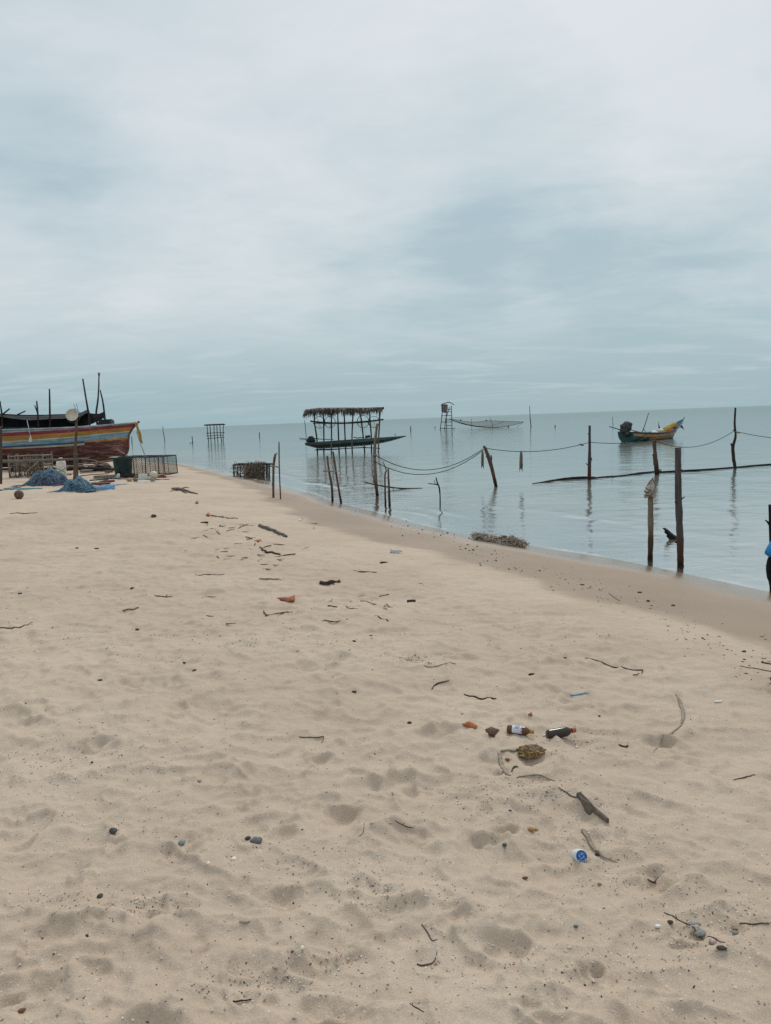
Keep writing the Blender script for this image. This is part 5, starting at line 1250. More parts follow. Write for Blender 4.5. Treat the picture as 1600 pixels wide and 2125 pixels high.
# ------------------------------------------------------------------ litter and drift on the sand
def on_sand(pts, lift=.004, k=4):
    P = smooth_path([ground(x, y) for x, y in pts], k)
    return [Vector((p.x, p.y, height(p.x, p.y) + lift)) for p in P]
def twig(pts, w, label, mat=None, name='twig', cat='twig', group=None, br=(), k=4, flat=1.0, arch=0.0, n=7):
    mb = MB()
    for q, ww in [(pts, w)] + list(br):
        S = on_sand(q, 0, k); ww = ww if hasattr(ww, '__len__') else [ww, ww * .7]; r = lerp_list(ww, len(S)); r = [a * mpp((s - CO).length) * .5 for a, s in zip(r, S)]
        N = len(S); S = [s + Vector((0, 0, b * .55 * flat + arch * math.sin(math.pi * i / (N - 1)))) for i, (s, b) in enumerate(zip(S, r))]
        mb.tube(S, r, n, 0, True, .08 if flat == 1.0 else .02, flat)
    return tag(mb.build(name, mat or W_TWIG), label, cat, group)
def pebble(x, y, w, h, label, mat, name='pebble', cat='pebble', seed=1, rough=.12, rot=0.0, group=None, flat=.62, n=11, m=8):
    g = ground(x, y); s = mpp((g - CO).length); a = w * s / 2 * .92; b = h * s / 2 / .8 * .92
    mb = MB(); mb.blob(g + Vector((0, 0, min(a, b) * flat * .45)), (a, b, min(a, b) * flat), Matrix.Rotation(rot, 3, 'Z'), 0, n, m, rough, seed)
    return tag(mb.build(name, mat), label, cat, group)

def build_litter():
    # bottles
    def bottle(label, px, w_px, tilt_px, mats, prof, labelled):
        a = ground(*px[0]); b = ground(*px[1]); d = (b - a); Lb = d.length; ax = d.normalized(); r = w_px * mpp((a - CO).length) * .5
        base = a + Vector((0, 0, r * .62)); ax.z = 0; ax.normalize()
        root = thing('glass_bottle', (a + b) / 2, label, 'bottle')
        P = [(0, r * .80), (.006, r * .96), (.012, r), (Lb * .60, r), (Lb * .68, r * .96), (Lb * .755, r * .78), (Lb * .81, r * .52), (Lb * .84, r * .44), (Lb * .87, r * .44)]
        mb = MB(); mb.lathe(base, ax, P, 26); mb.build('glass', mats[0], root)
        mb = MB(); mb.lathe(base + ax * Lb * .86, ax, [(0, r * .46), (.002, r * .52), (Lb * .06, r * .52), (Lb * .065, r * .44), (Lb * .10, r * .44), (Lb * .105, r * .50), (Lb * .135, r * .50), (Lb * .14, r * .42)], 18); mb.build('cap', mats[1], root)
        if labelled:
            t = Vector(ax); u = t.orthogonal().normalized(); v = t.cross(u)
            if u.z < 0: u, v = -u, -v
            zz = Vector((0, 0, 1)); u = (zz - t * zz.dot(t)).normalized(); v = t.cross(u)
            mb = MB(); nA, nH = 30, 16; P = []
            for j in range(nH + 1):
                h = Lb * (.20 + .37 * j / nH); P.append([base + t * h + (u * math.cos(q) + v * math.sin(q)) * (r * 1.018) for q in np.linspace(-2.0, 2.0, nA + 1)])
            rg = random.Random(4)
            def mi(i, j):
                h = i / nH; a_ = j / nA
                if .22 < h < .62 and .30 < a_ < .72 and (abs(math.sin(h * 24) + .8 * math.sin(a_ * 40 + h * 9)) > .45): return 1
                if .62 < h < .74 and .35 < a_ < .66 and (j % 3) != 0: return 1
                if h > .86 and (j % 5) in (0, 1): return 1
                return 0
            mb.grid(P, 0, mi); mb.build('paper_label', [paint('label_white', (.60, .61, .62), .6, .12, 40), paint('label_blue', (.035, .11, .34), .6, .2, 40)], root)
    def glassy(name, col, wear):
        m = paint(name, col, .16, .3, 22, .0, .55, wear, .02); return m
    bottle('small brown glass bottle with a torn blue and white paper label', ((1053, 1518), (1108, 1530)), 17, 0, (glassy('amber_glass', (.105, .036, .014), (.22, .15, .10)), paint('cap_gold', (.34, .21, .06), .45, .25, 30)), None, True)
    bottle('small dark brown bottle with orange cap and no label', ((1136, 1531), (1193, 1533)), 19.5, 0, (glassy('dark_amber_glass', (.028, .011, .008), (.14, .09, .075)), paint('cap_orange', (.42, .10, .045), .5, .2, 20)), None, False)
    # clear bottle lying farther up the beach
    a, b = ground(811, 1147), ground(834, 1148); ax = (b - a).normalized(); r = 4.4 * mpp((a - CO).length); Lb = (b - a).length
    root = thing('plastic_bottle', (a + b) / 2, 'clear plastic bottle lying on sand near the wet edge', 'bottle')
    m, w = new_mat('clear_plastic'); p = w.new('ShaderNodeBsdfPrincipled', inp={'Base Color': (.72, .77, .79, 1), 'Roughness': .12, 'Transmission Weight': .6, 'IOR': 1.3}); w.l.new(p.outputs[0], w.new('ShaderNodeOutputMaterial').inputs[0])
    mb = MB(); mb.lathe(a + Vector((0, 0, r * .9)), ax, [(0, r * .7), (.01, r * .95), (Lb * .1, r), (Lb * .3, r * .94), (Lb * .35, r), (Lb * .55, r), (Lb * .6, r * .94), (Lb * .65, r), (Lb * .78, r * .6), (Lb * .86, r * .34), (Lb * .92, r * .34)], 18); mb.build('bottle_wall', m, root)
    mb = MB(); mb.lathe(a + Vector((0, 0, r * .9)) + ax * Lb * .92, ax, [(0, r * .4), (Lb * .08, r * .4)], 12); mb.build('cap', paint('cap_cream', (.45, .40, .33), .5, .2, 30), root)
    # white tub showing its blue base
    g = ground(1206, 1788); s = mpp((g - CO).length); ax = Vector((.10, -.80, .42)).normalized(); r = 12.3 * s
    root = thing('plastic_tub', g, 'small white tub lying on sand with its round blue base up', 'tub')
    c = g + Vector((0, .012, r * .72)); mb = MB(); mb.lathe(c - ax * .052, ax, [(0, r * .72), (.004, r * .9), (.03, r * .98), (.06, r * .98), (.066, r * .90)], 26); mb.build('tub_wall', paint('tub_white', (.60, .64, .66), .35, .1, 20, dirt=(.42, .40, .36)), root)
    mb = MB(); u = Vector((1, 0, 0)); u = (u - ax * u.dot(ax)).normalized(); v = ax.cross(u); cc = c + ax * .0145
    P = [[cc + (u * math.cos(q) + v * math.sin(q)) * r * .84 * k / 12 for q in np.linspace(0, 6.2832, 37)] for k in range(13)]
    def mi(i, j):
        a_ = j / 36 * 6.2832; rr = i / 12
        if .72 < rr < .9 and (3.6 < a_ < 5.9) and (j % 3): return 1
        if .18 < rr < .48 and abs(math.sin(a_ * 2 + rr * 6)) > .75: return 1
        if .5 < rr < .64 and .4 < a_ < 2.4 and (j % 2): return 1
        return 0
    mb.grid(P, 0, mi); mb.build('blue_base', [paint('base_blue', (.018, .085, .30), .4, .25, 25), paint('base_marks', (.36, .48, .62), .5, .2, 30)], root)
    # chunk of rotten wood / rubble with honey coloured crust
    g = ground(1103, 1572); s = mpp((g - CO).length); root = thing('concrete_lump', g, 'rough lump with flat grey top and honey brown crumbly side', 'rubble')
    mb = MB(); mb.blob(g + Vector((0, .01, .026)), (26 * s, .043, .024), Matrix.Rotation(.1, 3, 'Z'), 0, 22, 11, .30, 8); mb.build('crust', paint('honey_crust', (.30, .185, .085), .95, .55, 75, .006, dirt=(.06, .045, .03)), root, smooth=False)
    mb = MB(); mb.blob(g + Vector((.006, .018, .040)), (20 * s, .032, .012), Matrix.Rotation(.1, 3, 'Z'), 0, 20, 10, .10, 9); mb.build('top_slab', paint('slab_top', (.165, .13, .10), .95, .25, 50, .003), root, smooth=False)
    # palm strips, sticks, bark: the ones that can be told apart
    twig([(1036, 1563), (1040, 1585), (1050, 1602), (1059, 1610)], [7, 9, 8, 4], 'curved grey palm strip below the rubble lump', W_STRAW, 'palm_strip', 'palm strip', flat=.45, k=5)
    twig([(1040, 1560), (1062, 1558), (1085, 1551)], [7, 6, 2], 'short grey palm strip pointing at the rubble lump', W_STRAW, 'palm_strip', 'palm strip', flat=.45)
    twig([(1072, 1614), (1100, 1611), (1130, 1614), (1152, 1621)], [2, 2.6, 2.4, 1], 'thin arched root lying under the palm strips', W_STRAW, arch=.004)
    twig([(1062, 1602), (1067, 1593), (1075, 1592)], [3, 4, 2], 'small dark curl of bark beside the curved palm strip', BARK_D, 'bark_piece', 'bark')
    twig([(1159, 1634), (1172, 1643), (1190, 1654), (1205, 1661)], [1.4, 2.2, 2.6, 4], 'slim dark stalk joined to the grey bark slab', W_TWIG)
    g0 = [ground(x, y) for x, y in ((1196, 1652), (1204, 1653), (1222, 1668), (1232, 1676), (1245, 1690), (1264, 1706), (1260, 1709), (1243, 1697), (1230, 1687), (1224, 1692), (1214, 1684), (1207, 1668))]
    mb = MB(); n = len(g0); T = [Vector((p.x, p.y, height(p.x, p.y) + .014 + .008 * math.sin(i * 1.3))) for i, p in enumerate(g0)]; B = [Vector((p.x, p.y, height(p.x, p.y) - .004)) for p in g0]
    c = sum(T, Vector()) / n + Vector((0, 0, .012)); mb.add(T + B + [c], [(i, (i + 1) % n, 2 * n) for i in range(n)] + [(i, n + i, n + (i + 1) % n, (i + 1) % n) for i in range(n)])
    tag(mb.build('bark_slab', paint('grey_bark', (.155, .125, .10), .95, .3, 60, .004), None, None, False), 'ragged grey bark slab lying slantwise on the sand', 'bark')
    twig([(1209, 1723), (1218, 1737), (1232, 1764), (1246, 1776), (1264, 1785), (1280, 1790)], [8, 6, 5, 4.5, 3, 1.6], 'long curved grey palm frond piece beside the white tub', W_STRAW, 'palm_strip', 'palm strip', br=[([(1217, 1724), (1226, 1745), (1236, 1760)], [2, 2.4, 1.6]), ([(1276, 1788), (1283, 1785)], [1.6, 1.2])], flat=.6, k=5, arch=.006)
    pebble(1239, 1774, 9, 8, 'black knob beside the curved palm frond piece', BARK_D, 'bark_piece', 'bark', 3, .2)
    twig([(1403, 1441), (1412, 1462), (1418, 1485), (1415, 1503)], [3, 6, 6.5, 5], 'long curved dry palm leaf standing out on open sand', W_STRAW, 'palm_leaf', 'palm leaf', br=[([(1415, 1503), (1395, 1522), (1372, 1545), (1356, 1562)], [4, 3, 2.4, 1.2])], flat=.4, k=5, arch=.006)
    twig([(1214, 1366), (1250, 1375), (1290, 1384), (1334, 1391)], [1.6, 2.2, 2.2, 2.6], 'long bent thin twig with a folded end', W_TWIG, br=[([(1334, 1391), (1326, 1398), (1313, 1401)], [2.4, 2, 1.4])])
    twig([(963, 1441), (985, 1446), (1005, 1451), (1030, 1450)], [2, 3.4, 3.6, 2.4], 'short dark twig below the brown leaf curl', BARK_D)
    twig([(896, 1431), (905, 1421), (918, 1416), (932, 1412)], [2, 3.6, 3, 1.4], 'curled dry brown leaf stalk', W_TWIG, 'dry_leaf', 'leaf')
    twig([(880, 1381), (915, 1380), (945, 1378)], [1.6, 2, 2], 'pale straight twig with a forked tip', W_STRAW, br=[([(925, 1380), (938, 1375)], [1.6, 1])])
    pebble(1104, 1400, 16, 6, 'small black cylinder of charred wood', BARK_D, 'charcoal', 'charcoal', 5, .12, .1)
    twig([(1184, 1442), (1203, 1441), (1222, 1440)], [5, 6, 2], 'flat bright blue plastic strip lying on the sand', paint('blue_strip', (.05, .26, .46), .5, .2, 20), 'plastic_strip', 'plastic strip', flat=.35)
    # leaves and scraps by the bottles
    def leaf(px, label, mat, name='dry_leaf', lift=.012):
        g = [ground(x, y) for x, y in px]; n = len(g); c = sum(g, Vector()) / n; c.z = height(c.x, c.y) + lift
        T = [Vector((p.x, p.y, height(p.x, p.y) + .003 + lift * .5 * (i % 2))) for i, p in enumerate(g)]; B = [p - Vector((0, 0, .004)) for p in T]
        mb = MB(); mb.add(T + B + [c, c - Vector((0, 0, .004))], [(i, (i + 1) % n, 2 * n) for i in range(n)] + [((i + 1) % n, i, 2 * n + 1 - 0) for i in range(0)] + [(i, n + i, n + (i + 1) % n, (i + 1) % n) for i in range(n)])
        tag(mb.build(name, mat), label, 'leaf' if 'leaf' in name else 'bark')
    leaf([(959, 1502), (968, 1498), (982, 1501), (991, 1509), (987, 1514), (972, 1511), (961, 1507)], 'orange dry leaf upper left of the brown bottles', LEAF_O)
    leaf([(1007, 1514), (1020, 1513), (1036, 1515), (1032, 1521), (1027, 1530), (1015, 1530)], 'dark red brown bark scrap next to the labelled bottle', paint('bark_scrap', (.085, .035, .025), .85, .3, 30, .003), 'bark_scrap', .02)
    leaf([(574, 1241), (588, 1243), (600, 1240), (612, 1238), (612, 1247), (608, 1251), (596, 1250), (584, 1247)], 'pointed red brown leaf alone on the mid beach', paint('leaf_red', (.26, .07, .03), .8, .3, 30, .002), 'dry_leaf', .03)
    leaf([(528, 1122), (540, 1120), (544, 1123), (536, 1126)], 'small orange leaf scrap above the curved bark', LEAF_O, 'dry_leaf', .03)
    leaf([(405, 1042), (411, 1040), (412, 1045), (407, 1046)], 'tiny orange leaf far up the beach', LEAF_O, 'dry_leaf', .04)
    leaf([(427, 1068), (434, 1065), (437, 1070), (430, 1072)], 'tiny orange leaf at the end of a long dark twig', LEAF_O, 'dry_leaf', .04)
    leaf([(1096, 1483), (1104, 1481), (1105, 1486), (1098, 1487)], 'small orange scrap above the labelled bottle', LEAF_O)
    # driftwood on the mid beach
    twig([(539, 1093), (560, 1101), (580, 1109), (594, 1115)], [8, 7.5, 7, 6], 'stout pale grey driftwood branch with knots on the mid beach', wood('drift_grey', (.12, .10, .085)), 'driftwood', 'driftwood', br=[([(560, 1101), (566, 1098)], [3, 2])], n=9)
    twig([(540, 1137), (550, 1144), (565, 1147), (581, 1152)], [4, 5, 4.6, 4], 'curved dark bark strip below the grey driftwood', BARK_D, 'bark_strip', 'bark')
    twig([(664, 1211), (684, 1210), (704, 1207)], [8, 8, 6.5], 'short thick dark driftwood stub on the mid beach', BARK_D, 'driftwood', 'driftwood', br=[([(682, 1214), (694, 1213)], [3.4, 2.4])], n=9)
    twig([(845, 1249.5), (862, 1249)], [6, 6], 'short dark stick stub near the middle of the beach', BARK_D, 'driftwood', 'driftwood', n=8)
    twig([(357, 1014), (370, 1018), (390, 1021), (410, 1026)], [3, 9, 5, 2.6], 'bushy grey driftwood branch up the beach near the cage', wood('drift_brush', (.125, .10, .08)), 'driftwood', 'driftwood', br=[([(372, 1017), (384, 1012), (392, 1013)], [3, 2.4, 1.4]), ([(365, 1018), (354, 1020)], [3, 1.6]), ([(378, 1020), (388, 1024)], [3, 2]), ([(372, 1016), (360, 1013)], [2.6, 1.4])])
    twig([(439, 1070), (455, 1073), (475, 1076), (494, 1076)], [2.6, 2.6, 2, 1.6], 'long dark twig up the beach past a tiny orange leaf', W_TWIG)
    pebble(319, 1072, 11, 9, 'dark grey stone alone on the far sand', STONE_D, 'stone', 'stone', 2, .15)
    pebble(425, 1085, 18, 5, 'dark clump of crumpled bark on the far sand', BARK_D, 'bark_piece', 'bark', 6, .35)
    twig([(405, 1193), (430, 1192.5), (466, 1192)], [1.6, 2, 1.4], 'thin straight twig lying level on the mid beach', W_TWIG)
    twig([(254, 1267.5), (270, 1265), (288, 1261.5)], [3, 3, 3], 'short tan stick with a hooked end', paint('tan_stick', (.24, .15, .08), .9, .3, 30), br=[([(256, 1267), (260, 1271)], [2, 1.4])])
    twig([(0, 1303), (25, 1304), (45, 1301), (67, 1291.5)], [2, 2.4, 2.4, 1.2], 'long bent twig at the left end of the mid beach', W_TWIG)
    twig([(321, 1236), (340, 1239), (357, 1238)], [1.4, 2.4, 1.6], 'small twig with one stub above the tan stick', W_TWIG, br=[([(345, 1238), (347, 1234)], [1.6, 1])])
    twig([(20, 1066), (45, 1066), (78, 1064)], [1.6, 2, 1.4], 'thin twig on the far sand below the ball float', W_TWIG)
    twig([(621, 1529), (645, 1530), (672, 1529)], [1.8, 2, 2], 'thin bent twig on the open sand, hooked at one end', W_TWIG, br=[([(672, 1529), (667, 1542)], [1.8, 1.2])])
    twig([(748, 1247), (765, 1250), (780, 1254)], [1.6, 1.8, 1.2], 'short pale twig near the dark stub', W_TWIG)
    twig([(778, 1278), (790, 1284), (806, 1289)], [2, 2.6, 2], 'dark crooked twig below the dark stub', W_TWIG)
    twig([(680, 1258), (700, 1260)], [3, 2.4], 'small dark twig under the thick stub', W_TWIG)
    twig([(1264, 1231), (1275, 1240), (1286, 1247)], [2, 3, 2], 'curved pale stalk at the edge of the wet sand', W_STRAW)
    twig([(1536, 1382), (1565, 1387), (1604, 1395)], [2, 2.2, 2.6], 'long reed lying near the person feet', W_STRAW, 'reed', 'reed')
    twig([(1580, 1375), (1606, 1380)], [3, 3], 'short dark reed beside the long one near the feet', W_TWIG, 'reed', 'reed')
    twig([(1285, 1546), (1295, 1550), (1303, 1547)], [4, 6, 3], 'folded dark leaf right of the brown bottles', BARK_D, 'dry_leaf', 'leaf', flat=.6)
    twig([(1522, 1619), (1545, 1614), (1567, 1608)], [1.4, 2.4, 1.6], 'short twig in the rippled sand on the far side', W_TWIG)
    twig([(483, 2078), (500, 2080), (522, 2074)], [2.6, 3.4, 1.6], 'bent black twig near the bottom of the picture', BARK_D, arch=.004)
    twig([(1378, 1894), (1405, 1908), (1440, 1925), (1480, 1946), (1505, 1956)], [1.6, 2.2, 2.4, 2, 1.4], 'long thin twig threaded through grey shells', W_TWIG, br=[([(1405, 1908), (1402, 1898)], [1.6, 1])])
    twig([(1535, 1917), (1560, 1919), (1596, 1917)], [2, 2.8, 2], 'straight brown twig beside the shells at the edge', W_TWIG)
    twig([(875, 1919), (887, 1935), (897, 1952), (908, 1950)], [2, 2.4, 2, 1.2], 'hooked thin root in the near sand', W_TWIG)
    twig([(865, 2001), (885, 2003), (902, 1994), (907, 1975)], [2.6, 3, 2, 1.4], 'thin curved root below the hooked one', W_TWIG)
    twig([(1344, 1825), (1357, 1832), (1362, 1834)], [2, 3.4, 2], 'small dark crooked twig right of the white tub', BARK_D, br=[([(1357, 1832), (1366, 1820)], [1.6, 1])])
    twig([(850, 2082), (865, 2092), (880, 2100)], [1.4, 2, 1.2], 'thin twig at the bottom middle of the sand', W_TWIG)
    twig([(745, 1735), (754, 1727), (756, 1708)], [1, 1.4, 1], 'hair thin curved stem beside a scuffed hollow', W_TWIG)
    twig([(820, 1704), (835, 1712), (858, 1717)], [1.4, 2, 1.4], 'thin dark stem in the sand above the scuffed hollow', W_TWIG)
    # stones and shells
    pebble(235, 1726, 15, 17, 'egg sized dark brown stone on the near sand', STONE_D, 'stone', 'stone', 11, .1, .5)
    pebble(532, 1747, 27, 17, 'slate grey pointed stone on the near sand', paint('slate', (.13, .14, .15), .75, .3, 40, .003), 'stone', 'stone', 12, .13, .35)
    pebble(515, 1741, 12, 9, 'small black stone touching the slate grey one', STONE_D, 'stone', 'stone', 13, .16, .4)
    pebble(377, 1750, 14, 14, 'ribbed blue grey cockle shell half buried in sand', paint('cockle_grey', (.19, .225, .235), .7, .35, 60, .002), 'shell', 'shell', 14, .08)
    pebble(485, 1784, 12, 11, 'cream coloured pebble below the slate stone', SHELL_W, 'pebble', 'pebble', 15, .08)
    pebble(432, 1792, 8, 8, 'round white pebble by the cockle shell', SHELL_W, 'pebble', 'pebble', 16, .05)
    pebble(207, 1862, 11, 13, 'blocky dark green stone by the scuffed mound', paint('green_stone', (.045, .05, .035), .8, .4, 30, .003), 'stone', 'stone', 17, .2)
    pebble(412, 1575 + 47, 12, 6, 'thin grey shell sliver on mid sand', STONE_G, 'shell', 'shell', 18, .1)
    pebble(44, 2099, 16, 8, 'dark brown pod in the bottom corner', LEAF_B, 'seed_pod', 'seed pod', 19, .12, .5)
    pebble(627, 1968, 10, 8, 'bright white shell chip on a scuffed mound', SHELL_W, 'shell', 'shell', 20, .2)
    pebble(508, 1913, 22, 7, 'curved pale shell rim poking out of sand', paint('shell_rim', (.36, .30, .24), .7, .2, 40), 'shell', 'shell', 21, .12)
    pebble(1064, 1930 - 8, 2, 2, 'speck of pale grit near the bottom', SHELL_W, 'shell', 'shell', 22)
    pebble(1047, 1754, 10, 8, 'dull green glass pebble by the hole', paint('green_glass', (.05, .085, .075), .4, .3, 30), 'pebble', 'pebble', 23, .1)
    pebble(1101, 1723, 17, 11, 'honey brown pebble, larger of a pair', STONE_T, 'pebble', 'pebble', 24, .15)
    pebble(1112, 1722, 10, 9, 'smaller yellow brown pebble of the pair', paint('amber_stone', (.38, .25, .10), .8, .3, 40), 'pebble', 'pebble', 25, .15)
    pebble(1089, 1823, 14, 6, 'dark red bean shaped pebble below the tub', paint('red_pebble', (.12, .035, .03), .7, .25, 30), 'pebble', 'pebble', 26, .08, .2)
    pebble(1195, 1923, 9, 6, 'blue grey pebble on bare sand below the tub', paint('blue_pebble', (.09, .13, .14), .7, .25, 30), 'pebble', 'pebble', 27, .08)
    pebble(1244, 1835, 8, 6, 'brown pebble right below the tub', STONE_T, 'pebble', 'pebble', 28, .1)
    for i, (x, y, w, h, lab, mt) in enumerate(((1437, 1919, 30, 9, 'long pale blue grey mussel shell on the thin twig', STONE_G), (1452, 1938, 26, 12, 'wide pale grey mussel shell below the first', STONE_G), (1497, 1968, 19, 9, 'black mussel shell at the end of the twig', STONE_D), (1526, 1936, 13, 8, 'small pale shell beside the grey stone', STONE_G), (1526, 1927, 12, 6, 'small brown stone above the pale shell', STONE_T), (1365, 1923, 12, 8, 'white shell chip left of the mussel shells', SHELL_W), (1390, 1915, 14, 8, 'dark bark chip on the thin twig', BARK_D), (1480, 1957, 16, 9, 'pinkish broken shell beside the black mussel', paint('pink_shell', (.30, .21, .19), .7, .4, 50)))):
        pebble(x, y, w, h, lab, mt, 'stone' if 'stone' in lab else ('bark_piece' if 'bark' in lab else 'shell'), 'stone' if 'stone' in lab else ('bark' if 'bark' in lab else 'shell'), 60 + i, .14, random.uniform(-.5, .3), None, .5)
    pebble(1491, 1457, 18, 6, 'thin white shell standing out on pale sand', SHELL_W, 'shell', 'shell', 31, .15)
    pebble(1130, 1551 - 24, 8, 6, 'white pebble between the two brown bottles', SHELL_W, 'pebble', 'pebble', 32, .1)
    pebble(1197, 1551, 8, 6, 'white pebble below the orange cap', SHELL_W, 'pebble', 'pebble', 33, .1)
    pebble(1053, 1577, 10, 7, 'small red brick chip inside the palm strips', paint('brick_chip', (.22, .09, .06), .9, .3, 40), 'brick_chip', 'brick chip', 34, .2)
    pebble(1598, 1419, 3, 3, 'speck by the sandal', STONE_D, 'pebble', 'pebble', 35)
    pebble(796, 1168, 16, 5, 'small tuft of dark dry weed near the clear bottle', BARK_D, 'weed_tuft', 'weed', 36, .4)
    pebble(623, 1081, 10, 6, 'pale scrap of clear plastic up the beach', SHELL_W, 'plastic_scrap', 'plastic', 37, .2)
    pebble(520, 1138, 10, 4, 'white scrap among the drift twigs', SHELL_W, 'plastic_scrap', 'plastic', 38, .25)
    for i, (x, y) in enumerate(((1172, 1366), (735, 1436), (770, 1320), (735, 1331), (850, 1500), (1327, 1230), (1345, 1248), (1208, 1214), (1544, 1353), (1397, 1257), (382, 1376), (404, 1391), (285, 1307), (207, 1412), (160, 1138), (200, 1139), (275, 1221), (42, 1233))):
        pebble(x, y, random.uniform(8, 12), random.uniform(4, 6), 'small dark stone alone on the open sand', random.choice((STONE_D, BARK_D, STONE_D)), 'pebble', 'pebble', 100 + i, .2, random.uniform(-.6, .6), 'small dark stones on the open sand')
    # crowds of like things: one built, the rest copied
    def scatter(protos, spots, group):
        for (x, y, sc, k) in spots:
            g = ground(x, y); p = protos[k % len(protos)]; o = p.copy(); COL.objects.link(o)
            o.location = (g.x, g.y, g.z - .001); o.rotation_euler = (random.uniform(-.15, .15), random.uniform(-.15, .15), random.uniform(0, 6.28)); o.scale = (sc, sc, sc)
        for p in protos:
            bpy.data.objects.remove(p)
    def proto_twig(mat, L_, bend, r):
        mb = MB(); P = smooth_path([(-L_ / 2, 0, r * .6), (-L_ * .1, bend, r * .9), (L_ * .2, bend * .6, r * .6), (L_ / 2, -bend * .4, r * .5)], 3); mb.tube(P, lerp_list([r, r * 1.1, r * .9, r * .4], len(P)), 6, 0, True, .15)
        if random.random() < .6: mb.tube([P[4], P[4] + Vector((L_ * .12, L_ * .1, 0)), P[4] + Vector((L_ * .2, L_ * .22, .002))], [r * .7, r * .5, r * .3], 5)
        return tag(mb.build('twig', mat, None, (0, 0, 0)), 'thin broken twig in the drift line across the mid beach', 'twig', 'broken twigs scattered over the mid beach')
    protos = [proto_twig(random.choice((W_TWIG, W_TWIG, W_TWIG, paint('pale_twig', (.15, .115, .085), .9, .4, 40))), random.uniform(.10, .24), random.uniform(-.025, .025), random.uniform(.003, .0065)) for _ in range(9)]
    spots = []
    for i in range(24): spots.append((random.gauss(545, 60), random.gauss(1150, 24), random.uniform(.8, 1.6), i))
    for i in range(14): spots.append((random.uniform(380, 900), random.uniform(1060, 1300), random.uniform(.6, 1.3), i))
    for i in range(14): spots.append((random.gauss(455, 30), random.gauss(1090, 12), random.uniform(.8, 1.6), i))
    for i in range(12): spots.append((random.gauss(760, 40), random.gauss(1265, 18), random.uniform(.5, 1), i))
    scatter(protos, spots, '')
    def proto_peb(mat, sx, lab, grp, nm='pebble', cat='pebble', fl=.6):
        mb = MB(); mb.blob((0, 0, sx * fl * .4), (sx, sx * random.uniform(.55, .9), sx * fl), None, 0, 8, 6, .2, random.randint(0, 999)); return tag(mb.build(nm, mat, None, (0, 0, 0)), lab, cat, grp)
    protos = [proto_peb(random.choice((STONE_D, BARK_D, BARK_D)), random.uniform(.010, .022), 'dark bark chip or pebble dropped along the wet sand edge', 'dark chips along the wet sand edge', 'bark_chip', 'bark chip') for _ in range(8)]
    spots = []
    edge = [(600, 1030), (700, 1052), (760, 1068), (860, 1094), (960, 1130), (1050, 1170), (1150, 1196), (1250, 1228), (1350, 1262), (1450, 1325), (1550, 1372)]
    for i in range(72):
        x = random.uniform(600, 1500) if i > 50 else random.gauss(960, 90); y = float(np.interp(x, [e[0] for e in edge], [e[1] for e in edge])) + random.gauss(0, 9 + (x - 600) * .012); spots.append((x, y, random.uniform(.5, 1.2) * (1 if x < 1150 else .6), i))
    scatter(protos, spots, '')
    protos = [proto_peb(paint('shell_cream', (.52, .475, .41), .7, .25, 90), random.uniform(.004, .008), 'small white shell fragment lying loose on the dry sand', 'white shell fragments on the dry sand', 'shell_fragment', 'shell', .4) for _ in range(6)]
    spots = [(random.uniform(20, 1580), random.uniform(1330, 2115), random.uniform(.45, 1.25), i) for i in range(130)]
    scatter(protos, spots, '')
    protos = [proto_peb(random.choice((STONE_D, BARK_D, LEAF_B)), random.uniform(.0035, .0065), 'tiny dark crumb of bark or stone on the dry sand', 'dark crumbs on the dry sand', 'bark_crumb', 'bark chip') for _ in range(8)]
    spots = [(random.uniform(0, 1590), random.uniform(1180, 2115), random.uniform(.5, 1.3), i) for i in range(45)]
    spots = [q for q in spots if ground(q[0], q[1]).z > -.12]
    scatter(protos, spots, '')
    # shell grit: crushed shell and bark in drifts, more than anyone could count
    mb = MB(); rg = random.Random(9); cnt = 0
    cl = [(1085, 1620, 60, 22), (1160, 1640, 50, 18), (850, 1365, 40, 6), (470, 1140, 50, 7), (1450, 1945, 60, 22), (600, 1780, 120, 30), (300, 1700, 140, 40), (120, 1870, 60, 20), (840, 1830, 80, 30), (1010, 1660, 60, 24), (1300, 1830, 80, 28), (200, 1560, 120, 30), (740, 1860, 90, 30), (300, 1880, 40, 14), (510, 2040, 80, 20), (1500, 1890, 60, 24), (1330, 2000, 90, 30), (700, 2000, 90, 26), (90, 1590, 60, 24), (1190, 1540, 50, 16), (620, 1330, 120, 18), (250, 1330, 140, 16), (1240, 1720, 70, 30), (980, 2010, 120, 30)]
    while cnt < 4200:
        if rg.random() < .62: c = rg.choice(cl); x, y = rg.gauss(c[0], c[2]), rg.gauss(c[1], c[3])
        else: x, y = rg.uniform(-60, 1660), rg.uniform(1200, 2160)
        if y < 1190: continue
        g = ground(x, y)
        if g.z < -.14: continue
        r = rg.uniform(.0012, .0034) * (1 + .25 * max(0, g.y - 3)); k = rg.random()
        a = rg.uniform(0, 6.28); e = Vector((math.cos(a), math.sin(a), rg.uniform(-.2, .3))) * r * rg.uniform(1, 2.6); f = Vector((-math.sin(a), math.cos(a), 0)) * r; t = g + Vector((0, 0, r * .9)); q = g + Vector((0, 0, .0004))
        mb.add([q - e, q + f, q + e, q - f, t], [(0, 3, 4), (3, 2, 4), (2, 1, 4), (1, 0, 4)], 0 if k < .36 else (1 if k < .43 else 2)); cnt += 1
    tag(mb.build('shell_grit', [SHELL_W, BARK_D, paint('grit_tan', (.31, .20, .135), .9, .4, 60)], None, (0, 0, 0), False), 'crushed shell and bark grit strewn over the dry sand', 'shell grit', None, 'stuff')
    mb = MB(); cnt = 0
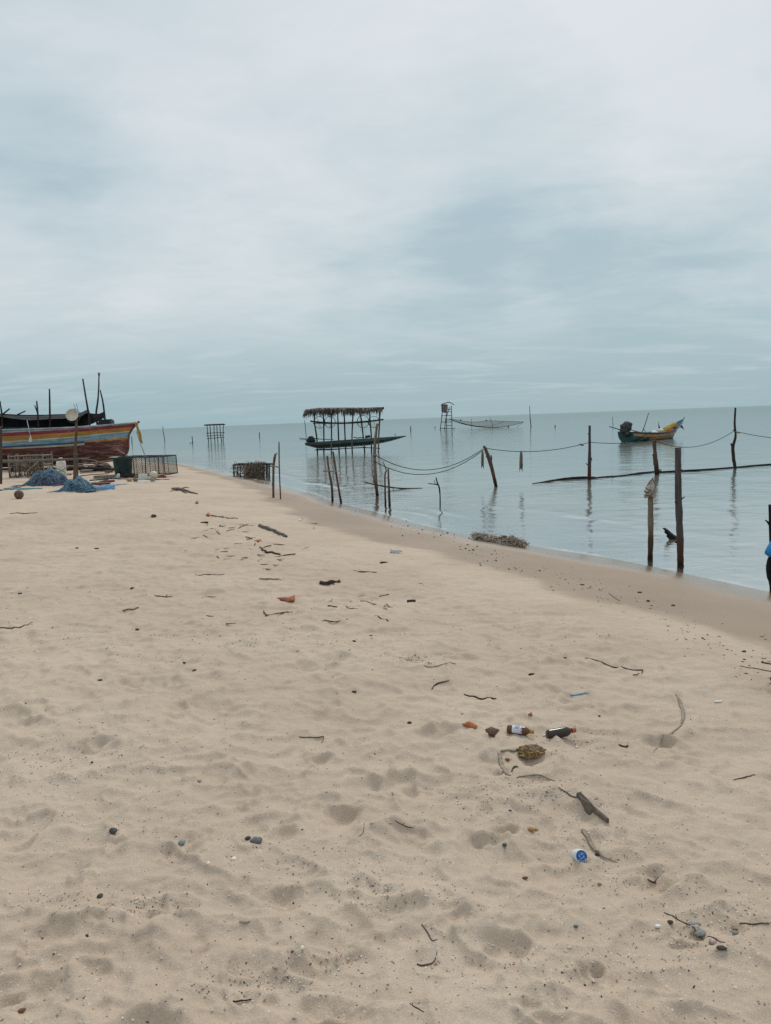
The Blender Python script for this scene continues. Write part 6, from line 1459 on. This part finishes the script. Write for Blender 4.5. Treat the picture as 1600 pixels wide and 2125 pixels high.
    while cnt < 500:
        x = rg.uniform(560, 1600); y = float(np.interp(x, [e[0] for e in edge], [e[1] for e in edge])) + rg.gauss(0, 6 + (x - 560) * .014); g = ground(x, y)
        r = rg.uniform(.003, .008); a = rg.uniform(0, 6.28); e = Vector((math.cos(a), math.sin(a), 0)) * r * rg.uniform(1, 3.4); f = Vector((-math.sin(a), math.cos(a), 0)) * r * .7; t = g + Vector((0, 0, r * .8))
        mb.add([g - e, g + f, g + e, g - f, t], [(0, 3, 4), (3, 2, 4), (2, 1, 4), (1, 0, 4)], 0 if rg.random() < .8 else 1); cnt += 1
    tag(mb.build('wrack_debris', [BARK_D, SHELL_W], None, (0, 0, 0), False), 'dark crumbs of weed and bark left along the tide line', 'tide wrack', None, 'stuff')
    # sodden root mass at the waterline, with spray breaking on it
    root = thing('root_clump', ground(1040, 1122), 'sodden brown clump of roots and net at the waterline, wave breaking on it', 'root clump')
    mb = MB(); fo = MB()
    for i in range(420):
        t = rg.random(); x = 985 + 105 * t; env = .16 + .84 * math.exp(-((t - .70) / .17) ** 2) + .45 * math.exp(-((t - .12) / .08) ** 2)
        y = float(np.interp(x, [980, 1020, 1060, 1095], [1116, 1122, 1130, 1135])); g = atz(x, y + rg.uniform(-5, 0), ZSEA + .06); hgt = rg.random() * .075 * env
        p = Vector((g.x, g.y + rg.uniform(-.1, .25), g.z + hgt)); d = Vector((rg.uniform(-1, 1), rg.uniform(-.6, .6), rg.uniform(-.3, .35))).normalized() * rg.uniform(.03, .09)
        mb.tube([p - d, p + Vector((rg.uniform(-.02, .02), 0, rg.uniform(-.02, .03))), p + d], rg.uniform(.003, .008), 4, rg.choice((0, 1, 1)))
    for i in (0, 4, 5, 6):
        x = 992 + 14 * i; y = float(np.interp(x, [980, 1020, 1060, 1095], [1116, 1122, 1130, 1135])); g = atz(x, y - 1, ZSEA + .04); mb.blob(g + Vector((0, .1, .02 + .03 * (i in (3, 4, 5)))), (.08, .10, .03 + .025 * (i > 3)), None, 2, 9, 6, .3, i)
    mb.build('roots', [paint('root_brown', (.19, .15, .115), .8, .4, 20), paint('root_tan', (.33, .28, .22), .85, .35, 20), paint('root_core', (.12, .095, .072), .8, .4, 14, .02)], root)
    for i in range(420):
        t = rg.random(); x = 982 + 112 * t; y = float(np.interp(x, [980, 1020, 1060, 1095], [1108, 1114, 1120, 1130])); g = atz(x, y, ZSEA + .02)
        hh = rg.random() ** 2 * .22 * (.3 + math.exp(-((t - .6) / .2) ** 2) + .6 * math.exp(-((t - .1) / .1) ** 2)); r = rg.uniform(.003, .011); fo.blob(g + Vector((0, rg.uniform(.0, .2), hh)), (r, r, r), None, 0, 5, 4, .2)
    fo.build('spray', paint('spray_white', (.72, .74, .74), .4, .1, 10), root)
build_litter()

for o in bpy.data.objects:
    if '_w' in o.keys(): del o['_w']
bpy.context.view_layer.update()
